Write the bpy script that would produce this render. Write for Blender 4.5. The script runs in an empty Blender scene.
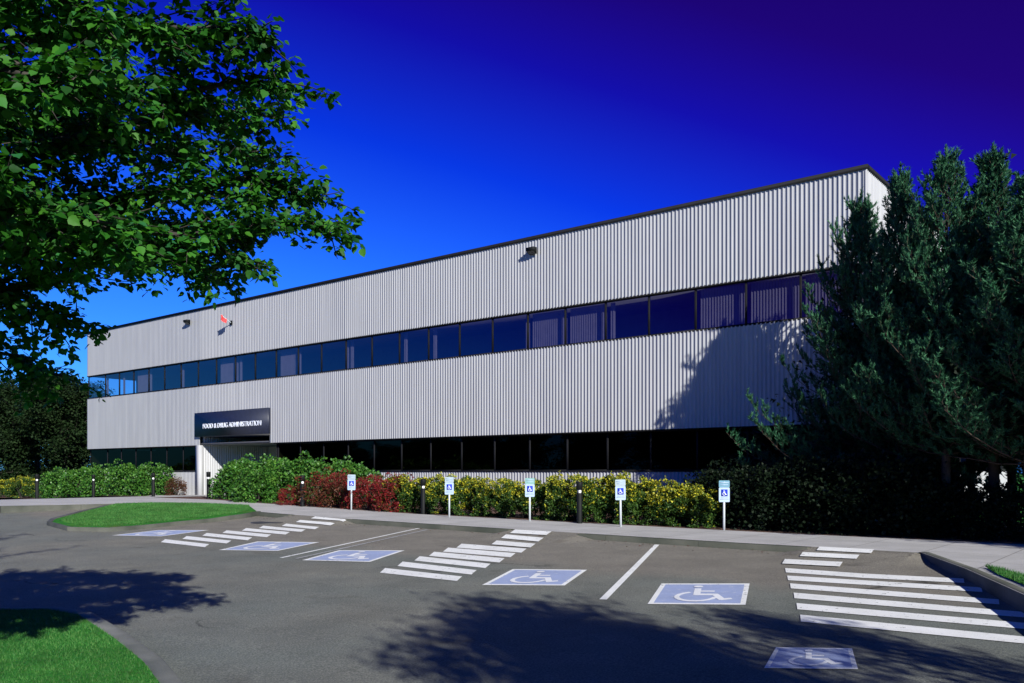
import bpy, bmesh, math, random
import numpy as np
from mathutils import Vector, Matrix, Quaternion
from mathutils.geometry import tessellate_polygon

S = bpy.context.scene
COL = S.collection
# ------------------------------------------------------------------ camera, sky, sun, exposure
FOC = 862.0; HOR = 471.5; EYE = 1.6
cam_d = bpy.data.cameras.new('camera'); cam = bpy.data.objects.new('camera', cam_d); COL.objects.link(cam)
cam.location = (0, 0, EYE); cam.rotation_euler = (math.radians(90), 0, 0)
cam_d.sensor_width = 36; cam_d.lens = FOC/1024*36; cam_d.shift_y = (HOR-341.5)/1024
cam_d.clip_start = 0.1; cam_d.clip_end = 3000
S.camera = cam
SUN_D = Vector((-.931, 2.033, -1.0)).normalized()
world = bpy.data.worlds.new('World'); S.world = world; world.use_nodes = True
nt = world.node_tree; nt.nodes.clear()
out = nt.nodes.new('ShaderNodeOutputWorld'); bg = nt.nodes.new('ShaderNodeBackground')
sky = nt.nodes.new('ShaderNodeTexSky'); sky.sky_type = 'NISHITA'; sky.sun_disc = False
sky.sun_elevation = math.radians(24.1); sky.sun_rotation = math.radians(155.4)
sky.air_density = 1.0; sky.dust_density = 0.2; sky.ozone_density = 2.0
tc = nt.nodes.new('ShaderNodeTexCoord')
dot = nt.nodes.new('ShaderNodeVectorMath'); dot.operation = 'DOT_PRODUCT'; dot.inputs[1].default_value = (0.30, -0.40, 1.0)
nt.links.new(tc.outputs['Generated'], dot.inputs[0])
rmp = nt.nodes.new('ShaderNodeValToRGB'); addn = nt.nodes.new('ShaderNodeMath'); addn.operation = 'MULTIPLY_ADD'; addn.inputs[1].default_value = .5; addn.inputs[2].default_value = .20; nt.links.new(dot.outputs['Value'], addn.inputs[0]); nt.links.new(addn.outputs[0], rmp.inputs[0])
SKYCOL = [(0.0, (.07, .28, .80)), (.085, (.035, .20, .80)), (.17, (.006, .060, .72)), (.235, (.022, .010, .47)), (.29, (.050, .004, .25)), (.335, (.052, .004, .22)), (.375, (.010, .30, 1.0)), (.47, (.008, .22, .95)), (.57, (.008, .03, .14)), (.65, (.008, .014, .06)), (.8, (.010, .012, .05))]
el = rmp.color_ramp.elements
while len(el) < len(SKYCOL): el.new(0.5)
for e, (p, c) in zip(el, SKYCOL): e.position = p; e.color = (*c, 1)
mul = nt.nodes.new('ShaderNodeMix'); mul.data_type = 'RGBA'; mul.blend_type = 'MULTIPLY'; mul.inputs[0].default_value = 1
nt.links.new(sky.outputs[0], mul.inputs[6]); nt.links.new(rmp.outputs[0], mul.inputs[7])
nt.links.new(mul.outputs[2], bg.inputs[0]); bg.inputs[1].default_value = 0.15
nt.links.new(bg.outputs[0], out.inputs[0])
sun_d = bpy.data.lights.new('sun', 'SUN'); sun_d.energy = 5.0; sun_d.angle = math.radians(0.5); sun_d.color = (1.0, .985, .945)
sun = bpy.data.objects.new('sun', sun_d); COL.objects.link(sun); sun.rotation_euler = SUN_D.to_track_quat('-Z', 'Y').to_euler()
sun.location = (20, -40, 30)
S.view_settings.view_transform = 'Standard'; S.view_settings.look = 'None'
S.view_settings.exposure = 0.5; S.view_settings.gamma = 1.0; S.view_settings.use_curve_mapping = False

# ------------------------------------------------------------------ plan of the site
CX, CY = 11.53, 28.07                       # right front corner of the building
UX, UY = -.7790, .6270                      # along the facade, to the left
NX, NY = -.6270, -.7790                     # from the facade into the car park
BROT = math.atan2(-.627, .779)              # rotation of the building's own axes
def sd(x, y): return ((x-CX)*UX+(y-CY)*UY, (x-CX)*NX+(y-CY)*NY)
def xy(s, d): return (CX+UX*s+NX*d, CY+UY*s+NY*d)
Z0K = [(-200, -.1), (0, -.04), (7, 0), (14, .05), (17, .1), (27, .30), (33, .30), (40, .15), (46, .08), (55, -.28), (80, -.5), (300, -.5)]
KD = 10.35
RAMPS = []
def z0(s): return float(np.interp(s, [k[0] for k in Z0K], [k[1] for k in Z0K]))
def lot(s, d):
    z = z0(s) - .12 - .025*(min(max(d, KD), 62)-KD)
    for a, b in RAMPS:
        if a-.5 < s < b+.5 and d < KD+1.6:
            k = min(1, (s-a+.5)/.5, (b+.5-s)/.5); z += .118*k*max(0, 1-max(0, d-KD)/1.5)
    return z
def zwalk(x, y): return z0(sd(x, y)[0])
def zlot(x, y): return lot(*sd(x, y))
def hit(px, py, zf):                        # the point of a surface seen in a direction
    a, b = (px-512)/FOC, (py-HOR)/FOC
    lo, hi = 1.0, 400.0
    f = lambda t: EYE-b*t-zf(a*t, t)
    t0 = 1.0
    while t0 < 400 and f(t0) > 0: t0 *= 1.02
    lo, hi = t0/1.02, t0
    for _ in range(40):
        m = (lo+hi)/2
        if f(m) > 0: lo = m
        else: hi = m
    return (a*lo, lo)
def W(px, py, d): return Vector(((px-512)/FOC*d, d, EYE+(HOR-py)/FOC*d))
def s_at(px):
    a = (px-512)/FOC; return (CX-CY*a)/(-UX+UY*a)
for a, b in ((515, 584), (812, 915), (295, 352)):
    ya = None
    def on_kerb(px):
        aa = (px-512)/FOC      # D(t)=KD
        k = CX*(-NX)+CY*(-NY)
        t = (k-KD)/(-(NX*aa)-NY); return sd(aa*t, t)[0]
    s1, s2 = sorted((on_kerb(a), on_kerb(b))); RAMPS.append((s1, s2))

# ------------------------------------------------------------------ helpers
def tag(o, label=None, cat=None, group=None, kind=None):
    if label: o['label'] = label
    if cat: o['category'] = cat
    if group: o['group'] = group
    if kind: o['kind'] = kind
    return o
def empty(name, loc=(0, 0, 0), rz=0):
    o = bpy.data.objects.new(name, None); COL.objects.link(o); o.location = loc; o.rotation_euler = (0, 0, rz); o.empty_display_size = .2
    return o
def link(name, me, mats=(), parent=None, smooth=False):
    for m in (mats if isinstance(mats, (list, tuple)) else [mats]): me.materials.append(m)
    if smooth:
        me.polygons.foreach_set('use_smooth', [True]*len(me.polygons))
    o = bpy.data.objects.new(name, me); COL.objects.link(o)
    if parent: o.parent = parent
    return o
def copy_tree(o, parent=None):
    c = o.copy(); COL.objects.link(c)
    if parent: c.parent = parent; c.matrix_parent_inverse = o.matrix_parent_inverse
    for ch in list(o.children): copy_tree(ch, c)
    return c
class MB:
    def __init__(self): self.V = []; self.F = []; self.M = []; self.n = 0
    def add(self, v, f, m=0):
        v = np.asarray(v, float).reshape(-1, 3); f = np.asarray(f, int)
        self.V.append(v); self.F.append(f+self.n); self.M.append(np.full(len(f), m)); self.n += len(v); return self
    def box(self, x0, x1, y0, y1, z0_, z1, m=0):
        v = [(x, y, z) for z in (z0_, z1) for y in (y0, y1) for x in (x0, x1)]
        return self.add(v, [(0, 2, 3, 1), (4, 5, 7, 6), (0, 1, 5, 4), (2, 6, 7, 3), (0, 4, 6, 2), (1, 3, 7, 5)], m)
    def tube(self, pts, rad, n=6, m=0, cap=True):
        pts = [Vector(p) for p in pts]; k = len(pts)
        if not hasattr(rad, '__len__'): rad = [rad]*k
        ref = Vector((.13, .31, .94)); V = []; prev = None
        for i, p in enumerate(pts):
            t = (pts[min(i+1, k-1)]-pts[max(i-1, 0)])
            if t.length < 1e-7: t = Vector((0, 0, 1))
            t.normalize()
            if prev is None:
                a = t.cross(ref)
                if a.length < .05: a = t.cross(Vector((1, 0, 0)))
            else: a = prev - t*prev.dot(t)
            a.normalize(); prev = a; b = t.cross(a)
            for j in range(n):
                g = 2*math.pi*j/n; V.append(p+(a*math.cos(g)+b*math.sin(g))*rad[i])
        F = [(i*n+j, i*n+(j+1) % n, (i+1)*n+(j+1) % n, (i+1)*n+j) for i in range(k-1) for j in range(n)]
        self.add([tuple(v) for v in V], F, m)
        if cap and n >= 3:
            base = (k-1)*n; self.add([tuple(v) for v in V[base:base+n]], [tuple(range(n))], m)
        return self
    def lathe(self, prof, n=20, m=0, cx=0, cy=0):
        V = [(cx+r*math.cos(2*math.pi*j/n), cy+r*math.sin(2*math.pi*j/n), z) for r, z in prof for j in range(n)]
        k = len(prof)
        F = [(i*n+j, i*n+(j+1) % n, (i+1)*n+(j+1) % n, (i+1)*n+j) for i in range(k-1) for j in range(n)]
        self.add(V, F, m); self.add(V[-n:], [tuple(range(n))], m); return self
    def mesh(self, name='mesh'):
        me = bpy.data.meshes.new(name)
        V = np.concatenate(self.V); me.vertices.add(len(V)); me.vertices.foreach_set('co', V.ravel())
        li = np.concatenate([f.ravel() for f in self.F]); tot = np.concatenate([np.full(len(f), f.shape[1]) for f in self.F])
        st = np.concatenate([[0], np.cumsum(tot)[:-1]])
        me.loops.add(len(li)); me.loops.foreach_set('vertex_index', li)
        me.polygons.add(len(tot)); me.polygons.foreach_set('loop_start', st); me.polygons.foreach_set('loop_total', tot)
        me.polygons.foreach_set('material_index', np.concatenate(self.M)); me.update(calc_edges=True); me.validate()
        return me
    def build(self, name, mats, parent=None, smooth=False): return link(name, self.mesh(name), mats, parent, smooth)

# ------------------------------------------------------------------ materials
def newmat(name):
    m = bpy.data.materials.new(name); m.use_nodes = True; t = m.node_tree
    return m, t, t.nodes['Principled BSDF']
def N(t, typ, **kw):
    n = t.nodes.new(typ)
    for k, v in kw.items(): setattr(n, k, v)
    return n
def ramp(t, src, stops, interp='LINEAR'):
    r = N(t, 'ShaderNodeValToRGB'); r.color_ramp.interpolation = interp; e = r.color_ramp.elements
    while len(e) < len(stops): e.new(.5)
    for a, (p, c) in zip(e, stops): a.position = p; a.color = (*c, 1) if len(c) == 3 else c
    t.links.new(src, r.inputs[0]); return r.outputs[0]
def noise(t, scale, detail=4, coord='pos', rough=.55, vec=None):
    n = N(t, 'ShaderNodeTexNoise'); n.inputs['Scale'].default_value = scale; n.inputs['Detail'].default_value = detail; n.inputs['Roughness'].default_value = rough
    if vec is None:
        g = N(t, 'ShaderNodeNewGeometry'); vec = g.outputs['Position']
    t.links.new(vec, n.inputs['Vector']); return n.outputs['Fac']
def mixc(t, fac, a, b, mode='MIX'):
    m = N(t, 'ShaderNodeMix', data_type='RGBA', blend_type=mode)
    for i, v in ((0, fac), (6, a), (7, b)):
        if hasattr(v, 'links') or isinstance(v, bpy.types.NodeSocket): t.links.new(v, m.inputs[i])
        elif i == 0: m.inputs[0].default_value = v
        else: m.inputs[i].default_value = (*v, 1)
    return m.outputs[2]
def bump(t, bs, h, dist, strength=.5):
    b = N(t, 'ShaderNodeBump'); b.inputs['Distance'].default_value = dist; b.inputs['Strength'].default_value = strength
    t.links.new(h, b.inputs['Height']); t.links.new(b.outputs[0], bs.inputs['Normal'])
def simple(name, col, rough=.6, metal=0, var=.12, sc=3.0, spec=.5):
    m, t, b = newmat(name)
    f = noise(t, sc)
    lo = tuple(c*(1-var) for c in col); hi = tuple(min(1, c*(1+var)) for c in col)
    t.links.new(ramp(t, f, [(.3, lo), (.7, hi)]), b.inputs['Base Color'])
    b.inputs['Roughness'].default_value = rough; b.inputs['Metallic'].default_value = metal; b.inputs['Specular IOR Level'].default_value = spec
    return m
def leafmat(name, cols, rough=.5, trans=.25, spec=.4, tcol=None):
    m, t, b = newmat(name)
    g = N(t, 'ShaderNodeNewGeometry')
    c = ramp(t, g.outputs['Random Per Island'], [(i/(max(1, len(cols)-1)), q) for i, q in enumerate(cols)])
    f = noise(t, 1.6, 2)
    c2 = mixc(t, 1.0, c, ramp(t, f, [(.3, (.7, .7, .7)), (.7, (1.2, 1.2, 1.2))]), 'MULTIPLY')
    t.links.new(c2, b.inputs['Base Color']); b.inputs['Roughness'].default_value = rough; b.inputs['Specular IOR Level'].default_value = spec
    if trans:
        tr = N(t, 'ShaderNodeBsdfTranslucent'); mx = N(t, 'ShaderNodeMixShader'); mx.inputs[0].default_value = trans
        t.links.new(mixc(t, 1.0, c2, tcol or (1.2, 1.3, .5), 'MULTIPLY'), tr.inputs[0])
        o = t.nodes['Material Output']; t.links.new(b.outputs[0], mx.inputs[1]); t.links.new(tr.outputs[0], mx.inputs[2]); t.links.new(mx.outputs[0], o.inputs[0])
    return m

def mat_asphalt():
    m, t, b = newmat('asphalt')
    big = noise(t, .16, 4); mid = noise(t, 1.1, 5); fine = noise(t, 45, 3, rough=.8)
    base = ramp(t, big, [(.35, (.130, .146, .130)), (.5, (.152, .157, .136)), (.66, (.178, .172, .142))])
    gg = N(t, 'ShaderNodeNewGeometry'); dd = N(t, 'ShaderNodeVectorMath', operation='DOT_PRODUCT'); dd.inputs[1].default_value = (-NX*.05, -NY*.05, 0); t.links.new(gg.outputs['Position'], dd.inputs[0])
    ad2 = N(t, 'ShaderNodeMath', operation='MULTIPLY_ADD'); t.links.new(noise(t, .5, 4), ad2.inputs[0]); ad2.inputs[1].default_value = .16; t.links.new(dd.outputs['Value'], ad2.inputs[2])
    zone = ramp(t, ad2.outputs[0], [(.73, (0, 0, 0)), (.79, (1, 1, 1))])
    base = mixc(t, zone, base, (.185, .172, .145))
    base = mixc(t, 1.0, base, ramp(t, mid, [(.3, (.84, .84, .84)), (.7, (1.12, 1.12, 1.12))]), 'MULTIPLY')
    base = mixc(t, 1.0, base, ramp(t, fine, [(.34, (.55, .55, .55)), (.5, (1, 1, 1)), (.66, (1.7, 1.65, 1.55))]), 'MULTIPLY')
    # cracks
    g = N(t, 'ShaderNodeNewGeometry'); v = N(t, 'ShaderNodeTexVoronoi', feature='DISTANCE_TO_EDGE'); v.inputs['Scale'].default_value = .16
    nn = N(t, 'ShaderNodeTexNoise'); nn.inputs['Scale'].default_value = 1.3; nn.inputs['Detail'].default_value = 6; t.links.new(g.outputs['Position'], nn.inputs['Vector'])
    vm = N(t, 'ShaderNodeVectorMath', operation='MULTIPLY_ADD'); t.links.new(nn.outputs['Color'], vm.inputs[0]); vm.inputs[1].default_value = (1.6, 1.6, 0); t.links.new(g.outputs['Position'], vm.inputs[2])
    t.links.new(vm.outputs[0], v.inputs['Vector'])
    crack = ramp(t, v.outputs['Distance'], [(0, (.25, .25, .25)), (.005, (.7, .7, .7)), (.010, (1, 1, 1))])
    msk = ramp(t, noise(t, .22, 2), [(.54, (0, 0, 0)), (.60, (1, 1, 1))])
    base = mixc(t, msk, base, mixc(t, 1.0, base, crack, 'MULTIPLY'))
    # tyre tracks, oil spots
    oil = ramp(t, noise(t, 1.3, 3, rough=.4), [(.66, (1, 1, 1)), (.78, (.74, .72, .70))])
    base = mixc(t, 1.0, base, oil, 'MULTIPLY')
    t.links.new(base, b.inputs['Base Color']); b.inputs['Roughness'].default_value = .88; b.inputs['Specular IOR Level'].default_value = .3
    bump(t, b, fine, .012, .8); return m
def mat_paint(name, col, wear=.60, under=(.085, .085, .08), soft=.05):
    m, t, b = newmat(name)
    f = noise(t, 9, 6, rough=.75); f2 = noise(t, 60, 2)
    w = ramp(t, f, [(wear, (0, 0, 0)), (wear+soft, (1, 1, 1))])
    c = mixc(t, 1.0, col, ramp(t, noise(t, 2.2, 4), [(.3, (.86, .86, .85)), (.7, (1, 1, 1))]), 'MULTIPLY')
    c = mixc(t, 1.0, c, ramp(t, f2, [(.3, (.86, .86, .86)), (.6, (1, 1, 1))]), 'MULTIPLY')
    t.links.new(mixc(t, w, c, under), b.inputs['Base Color']); b.inputs['Roughness'].default_value = .65
    bump(t, b, f2, .004, .5); return m
def mat_concrete(name, lo, hi, joints=True):
    m, t, b = newmat(name)
    f = noise(t, .8, 6); fine = noise(t, 60, 3)
    base = ramp(t, f, [(.3, lo), (.7, hi)])
    base = mixc(t, 1.0, base, ramp(t, fine, [(.3, (.85, .85, .85)), (.7, (1.12, 1.12, 1.12))]), 'MULTIPLY')
    if joints:
        g = N(t, 'ShaderNodeNewGeometry'); mp = N(t, 'ShaderNodeMapping'); mp.vector_type = 'POINT'
        mp.inputs['Rotation'].default_value = (0, 0, -BROT); t.links.new(g.outputs['Position'], mp.inputs[0])
        br = N(t, 'ShaderNodeTexBrick'); br.offset = 0; br.inputs['Scale'].default_value = 1; br.inputs['Brick Width'].default_value = 1.5; br.inputs['Row Height'].default_value = 1.75
        br.inputs['Mortar Size'].default_value = .012; br.inputs['Color1'].default_value = (1, 1, 1, 1); br.inputs['Color2'].default_value = (.93, .93, .92, 1); br.inputs['Mortar'].default_value = (.45, .43, .4, 1)
        t.links.new(mp.outputs[0], br.inputs['Vector'])
        base = mixc(t, 1.0, base, br.outputs['Color'], 'MULTIPLY')
    t.links.new(base, b.inputs['Base Color']); b.inputs['Roughness'].default_value = .85; bump(t, b, fine, .004, .6); return m
def mat_grass():
    m, t, b = newmat('lawn grass')
    f = noise(t, 1.4, 6); f2 = noise(t, 26, 4, rough=.7)
    base = ramp(t, f, [(.3, (.024, .15, .016)), (.52, (.036, .21, .024)), (.72, (.080, .23, .035))])
    base = mixc(t, 1.0, base, ramp(t, f2, [(.3, (.6, .6, .6)), (.7, (1.3, 1.3, 1.2))]), 'MULTIPLY')
    base = mixc(t, ramp(t, noise(t, .55, 5), [(.56, (0, 0, 0)), (.70, (.6, .6, .6))]), base, (.11, .13, .035))
    t.links.new(base, b.inputs['Base Color']); b.inputs['Roughness'].default_value = .9; b.inputs['Specular IOR Level'].default_value = .1
    bump(t, b, f2, .05, 1); return m
def mat_mulch():
    m, t, b = newmat('bark mulch')
    f = noise(t, 18, 6, rough=.8)
    t.links.new(ramp(t, f, [(.3, (.03, .014, .008)), (.5, (.09, .04, .022)), (.7, (.2, .1, .06))]), b.inputs['Base Color']); b.inputs['Roughness'].default_value = .95; bump(t, b, f, .06, 1); return m
def mat_siding():
    m, t, b = newmat('painted ribbed metal')
    tcn = N(t, 'ShaderNodeTexCoord'); mp = N(t, 'ShaderNodeMapping'); mp.inputs['Scale'].default_value = (2.2, 2.2, .35); t.links.new(tcn.outputs['Object'], mp.inputs[0])
    f = noise(t, 1.0, 6, vec=mp.outputs[0])
    mp2 = N(t, 'ShaderNodeMapping'); mp2.inputs['Scale'].default_value = (9, 9, .12); t.links.new(tcn.outputs['Object'], mp2.inputs[0])
    f2 = noise(t, 1.0, 3, vec=mp2.outputs[0])
    base = ramp(t, f, [(.25, (.375, .375, .380)), (.7, (.43, .428, .430))])
    base = mixc(t, 1.0, base, ramp(t, f2, [(.3, (.92, .92, .93)), (.7, (1.04, 1.04, 1.03))]), 'MULTIPLY')
    t.links.new(base, b.inputs['Base Color']); b.inputs['Roughness'].default_value = .5; b.inputs['Specular IOR Level'].default_value = .3; return m
def mat_glass(name, tint=(.30, .32, .36), refl=.42, rcol=(.85, .87, 1.0)):
    m, t, b = newmat(name); t.nodes.remove(b)
    tr = N(t, 'ShaderNodeBsdfTransparent'); tr.inputs[0].default_value = (*tint, 1)
    gl = N(t, 'ShaderNodeBsdfGlossy'); gl.inputs['Roughness'].default_value = .01; gl.inputs['Color'].default_value = (*rcol, 1)
    lw = N(t, 'ShaderNodeFresnel'); lw.inputs[0].default_value = 1.5
    ad = N(t, 'ShaderNodeMath', operation='MULTIPLY_ADD'); t.links.new(lw.outputs[0], ad.inputs[0]); ad.inputs[1].default_value = .35; ad.inputs[2].default_value = refl; ad.use_clamp = True
    f = noise(t, .7, 2); bp = N(t, 'ShaderNodeBump'); bp.inputs['Distance'].default_value = .02; bp.inputs['Strength'].default_value = .12
    t.links.new(f, bp.inputs['Height']); t.links.new(bp.outputs[0], gl.inputs['Normal'])
    mx = N(t, 'ShaderNodeMixShader'); t.links.new(ad.outputs[0], mx.inputs[0]); t.links.new(tr.outputs[0], mx.inputs[1]); t.links.new(gl.outputs[0], mx.inputs[2])
    t.links.new(mx.outputs[0], t.nodes['Material Output'].inputs[0]); return m
def mat_bark(name, lo=(.035, .026, .02), hi=(.12, .095, .075)):
    m, t, b = newmat(name)
    tcn = N(t, 'ShaderNodeTexCoord'); mp = N(t, 'ShaderNodeMapping'); mp.inputs['Scale'].default_value = (14, 14, 3); t.links.new(tcn.outputs['Object'], mp.inputs[0])
    f = noise(t, 1, 6, vec=mp.outputs[0]); t.links.new(ramp(t, f, [(.3, lo), (.7, hi)]), b.inputs['Base Color']); b.inputs['Roughness'].default_value = .9; bump(t, b, f, .02, .8); return m

M = dict(
 asphalt=mat_asphalt(), white=mat_paint('white road paint', (.92, .92, .89), .60), oldline=mat_paint('faded road paint', (.42, .42, .42), .50, soft=.12),
 blue=mat_paint('pale blue road paint', (.36, .43, .66), .56, (.5, .53, .62), soft=.1), symbol=mat_paint('white symbol paint', (.90, .91, .93), .62, (.42, .48, .66)),
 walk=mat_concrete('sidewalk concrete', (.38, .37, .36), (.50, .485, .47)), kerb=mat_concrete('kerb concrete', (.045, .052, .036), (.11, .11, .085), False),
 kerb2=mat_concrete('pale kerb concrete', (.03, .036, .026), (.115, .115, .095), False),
 grass=mat_grass(), mulch=mat_mulch(), siding=mat_siding(), bronze=simple('dark bronze metal', (.008, .008, .010), .75, var=.2, spec=.2), 
 fascia=simple('dark navy fascia', (.016, .02, .04), .5, var=.15), letter=simple('white lettering', (.75, .78, .85), .5, var=.05),
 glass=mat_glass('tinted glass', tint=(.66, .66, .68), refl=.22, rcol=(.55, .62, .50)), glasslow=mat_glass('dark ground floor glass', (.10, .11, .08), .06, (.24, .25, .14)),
 inner=simple('interior wall', (.12, .12, .13), .9, var=.1), blind=simple('vertical blind fabric', (.22, .21, .29), .9, var=.08),
 roof=simple('grey roofing', (.15, .15, .15), .9), black=simple('black metal', (.008, .009, .009), .6, var=.1, spec=.15), lens=simple('white lamp lens', (.85, .85, .85), .25, var=.02),
 post=simple('galvanised post', (.50, .54, .56), .45, var=.06), plate=simple('white sign plate', (.33, .43, .56), .45, var=.03), teal=simple('teal sign plate', (.09, .24, .32), .45, var=.1),
 grey=simple('grey sign plate', (.30, .37, .40), .45, var=.05), signblue=simple('blue sign square', (.012, .035, .42), .45, var=.02), txt=simple('sign print', (.10, .16, .34), .5, var=.02),
 red=simple('red cloth', (.65, .05, .05), .8, var=.15), signgreen=simple('green sign plate', (.16, .33, .29), .45, var=.08),
 bark=mat_bark('bark', (.012, .010, .008), (.05, .04, .032)), barkp=mat_bark('pine bark', (.03, .02, .014), (.10, .065, .045)),
 iron=simple('cast iron', (.03, .03, .03), .6), beige=simple('beige wall', (.36, .32, .28), .8), door=simple('dark door', (.012, .012, .014), .3, var=.1),
 maple=leafmat('maple leaf', [(.010, .055, .008), (.022, .120, .010), (.055, .190, .016), (.020, .120, .038)], .55, .30, .2),
 shade=leafmat('street tree leaf', [(.02, .06, .012), (.04, .10, .02)], .5, .2),
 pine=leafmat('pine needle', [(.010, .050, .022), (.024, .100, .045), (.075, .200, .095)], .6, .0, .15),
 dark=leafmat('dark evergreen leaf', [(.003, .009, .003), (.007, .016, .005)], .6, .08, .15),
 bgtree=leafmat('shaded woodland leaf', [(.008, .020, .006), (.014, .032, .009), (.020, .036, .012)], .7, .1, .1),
 rhodo=leafmat('rhododendron leaf', [(.020, .085, .012), (.045, .150, .018), (.10, .22, .03)], .45, .15, .35),
 hedge=leafmat('hedge leaf', [(.020, .055, .010), (.038, .09, .014), (.07, .13, .022)], .5, .2, .3),
 yellow=leafmat('yellow leaf', [(.14, .19, .02), (.38, .38, .03), (.62, .54, .03)], .5, .2, .3, (1.1, 1.1, .3)),
 redleaf=leafmat('burning bush leaf', [(.13, .013, .014), (.27, .018, .022), (.08, .030, .015)], .5, .25, .3, (1.4, .5, .4)),
 redbrown=leafmat('russet leaf', [(.09, .035, .018), (.13, .04, .022), (.06, .055, .015)], .5, .25, .3, (1.4, .6, .4)),
 blade=leafmat('grass blade', [(.028, .125, .024), (.048, .175, .036), (.095, .20, .05)], .6, .2, .15),
)

# ------------------------------------------------------------------ ground sheets
SL = sorted(set([k[0] for k in Z0K if -60 < k[0] < 120] + [v for a, b in RAMPS for v in (a-.5, a-.25, a, (a+b)/2, b, b+.25, b+.5)]))
DL = [10.35, 10.5, 10.7, 10.95, 11.2, 11.5, 11.85, 62]
def sheet(name, poly, zf, mat, off=0.0, kind='structure', parent=None):
    tris = tessellate_polygon([[Vector((x, y, 0)) for x, y in poly]])
    bm = bmesh.new(); vs = [bm.verts.new((x, y, 0)) for x, y in poly]
    for tr in tris:
        try: bm.faces.new([vs[i] for i in tr])
        except ValueError: pass
    for s in SL:
        x, y = xy(s, 0); bmesh.ops.bisect_plane(bm, geom=bm.verts[:]+bm.edges[:]+bm.faces[:], plane_co=(x, y, 0), plane_no=(UX, UY, 0), dist=1e-5)
    for d in DL:
        x, y = xy(0, d); bmesh.ops.bisect_plane(bm, geom=bm.verts[:]+bm.edges[:]+bm.faces[:], plane_co=(x, y, 0), plane_no=(NX, NY, 0), dist=1e-5)
    for v in bm.verts: v.co.z = zf(v.co.x, v.co.y)+off
    bmesh.ops.recalc_face_normals(bm, faces=bm.faces)
    if sum(f.normal.z for f in bm.faces) < 0: bmesh.ops.reverse_faces(bm, faces=bm.faces)
    me = bpy.data.meshes.new(name); bm.to_mesh(me); bm.free()
    o = link(name, me, mat, parent)
    if kind and not parent: o['kind'] = kind
    return o
R = lambda s0_, s1_, d0, d1: [xy(s0_, d0), xy(s1_, d0), xy(s1_, d1), xy(s0_, d1)]
def ground_z(x, y):
    s, d = sd(x, y); return z0(s)-.18-.025*(min(max(d, 10.5), 62)-10.5)
sheet('ground', [xy(-900, -900), xy(900, -900), xy(900, 900), xy(-900, 900)], ground_z, M['grass'])
sheet('parking_lot', R(-40, 75, KD, 60), zlot, M['asphalt'])
H = lambda pts, zf: [hit(x, y, zf) for x, y in pts]
left_walk = H([(112, 503.7), (57, 505), (0, 506)], zwalk)
isl_s = sd(*left_walk[0])[0]
lw = [sd(*p) for p in left_walk]
plaza_edge = H([(908, 549.0), (920, 552), (966, 568.7), (1024, 594.5), (1150, 651)], zwalk)
pe = [sd(*p) for p in plaza_edge]
# sidewalk: from the right, along the kerb, widening past the grass island at the left
BACK = 6.75
walk_poly = [xy(-45, BACK), xy(-45, 18)] + list(reversed(plaza_edge[1:])) + [xy(pe[1][0], KD)]
walk_poly += [xy(lw[0][0], KD)] + left_walk + [xy(lw[2][0]+12, lw[2][1]+1.0), xy(lw[2][0]+12, 3.0), xy(43.5, 1.5), xy(43.5, -.3), xy(32.6, -.3), xy(32.6, BACK)]
sheet('sidewalk', walk_poly, zwalk, M['walk'])
sheet('planting_bed', R(-45, 32.6, -1, BACK), zwalk, M['mulch'], -.015)
sheet('planting_bed', [xy(43.5, -1), xy(80, -1), xy(80, 3.0), xy(lw[2][0]+12, 3.0), xy(43.5, 1.5)], zwalk, M['mulch'], -.015)

def kerb(name, pts, ztop, zbot, width, mat, side=1, closed=False, seg=2.4):
    P = [Vector(p) for p in pts]
    if closed: P.append(P[0])
    Q = []
    for a, b in zip(P, P[1:]):
        n = max(1, int((b-a).length/.4)); Q += [a.lerp(b, i/n) for i in range(n)]
    Q.append(P[-1])
    mb = MB(); run = 0; V = []
    def prof(i):
        t = (Q[min(i+1, len(Q)-1)]-Q[max(i-1, 0)]); t.normalize(); nn = Vector((-t.y, t.x))*side; p = Q[i]; q = p+nn*width
        zt, zb = ztop(p.x, p.y), zbot(p.x, p.y)-.1; p2 = p+nn*.025; p3 = p+nn*.008
        return [(p.x-nn.x*.01, p.y-nn.y*.01, zb), (p.x, p.y, zt-.025), (p3.x, p3.y, zt-.008), (p2.x, p2.y, zt), (q.x, q.y, zt), (q.x, q.y, zb)]
    cur = []
    for i in range(len(Q)):
        cur.append(prof(i)); last = i == len(Q)-1
        if i: run += (Q[i]-Q[i-1]).length
        if run > seg or last:
            if len(cur) > 1:
                k = len(cur); v = [c for pr in cur for c in pr]
                F = [(a*6+j, a*6+j+1, (a+1)*6+j+1, (a+1)*6+j) for a in range(k-1) for j in range(5)]
                mb.add(v, F); mb.add(cur[0], [(0, 1, 2, 3, 4, 5)]); mb.add(cur[-1], [(0, 1, 2, 3, 4, 5)])
            run = 0
            if not last:
                p = prof(i); t = (Q[i+1]-Q[i]).normalized()*.008
                cur = [[(c[0]+t.x, c[1]+t.y, c[2]) for c in p]]
    return tag(mb.build(name, mat), kind='structure')
up = lambda f, o: (lambda x, y: f(x, y)+o)
r2, r1, r3 = RAMPS[0], RAMPS[1], RAMPS[2]          # middle, right, left
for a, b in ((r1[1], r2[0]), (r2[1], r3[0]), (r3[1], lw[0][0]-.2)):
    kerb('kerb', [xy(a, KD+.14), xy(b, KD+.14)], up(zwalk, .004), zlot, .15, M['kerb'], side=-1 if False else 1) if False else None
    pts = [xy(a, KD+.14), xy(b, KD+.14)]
    kerb('kerb', pts, up(zwalk, .005), zlot, .15, M['kerb'], side=1 if ((pts[1][0]-pts[0][0])*(-NY)-(pts[1][1]-pts[0][1])*(-NX)) < 0 else -1)
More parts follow.
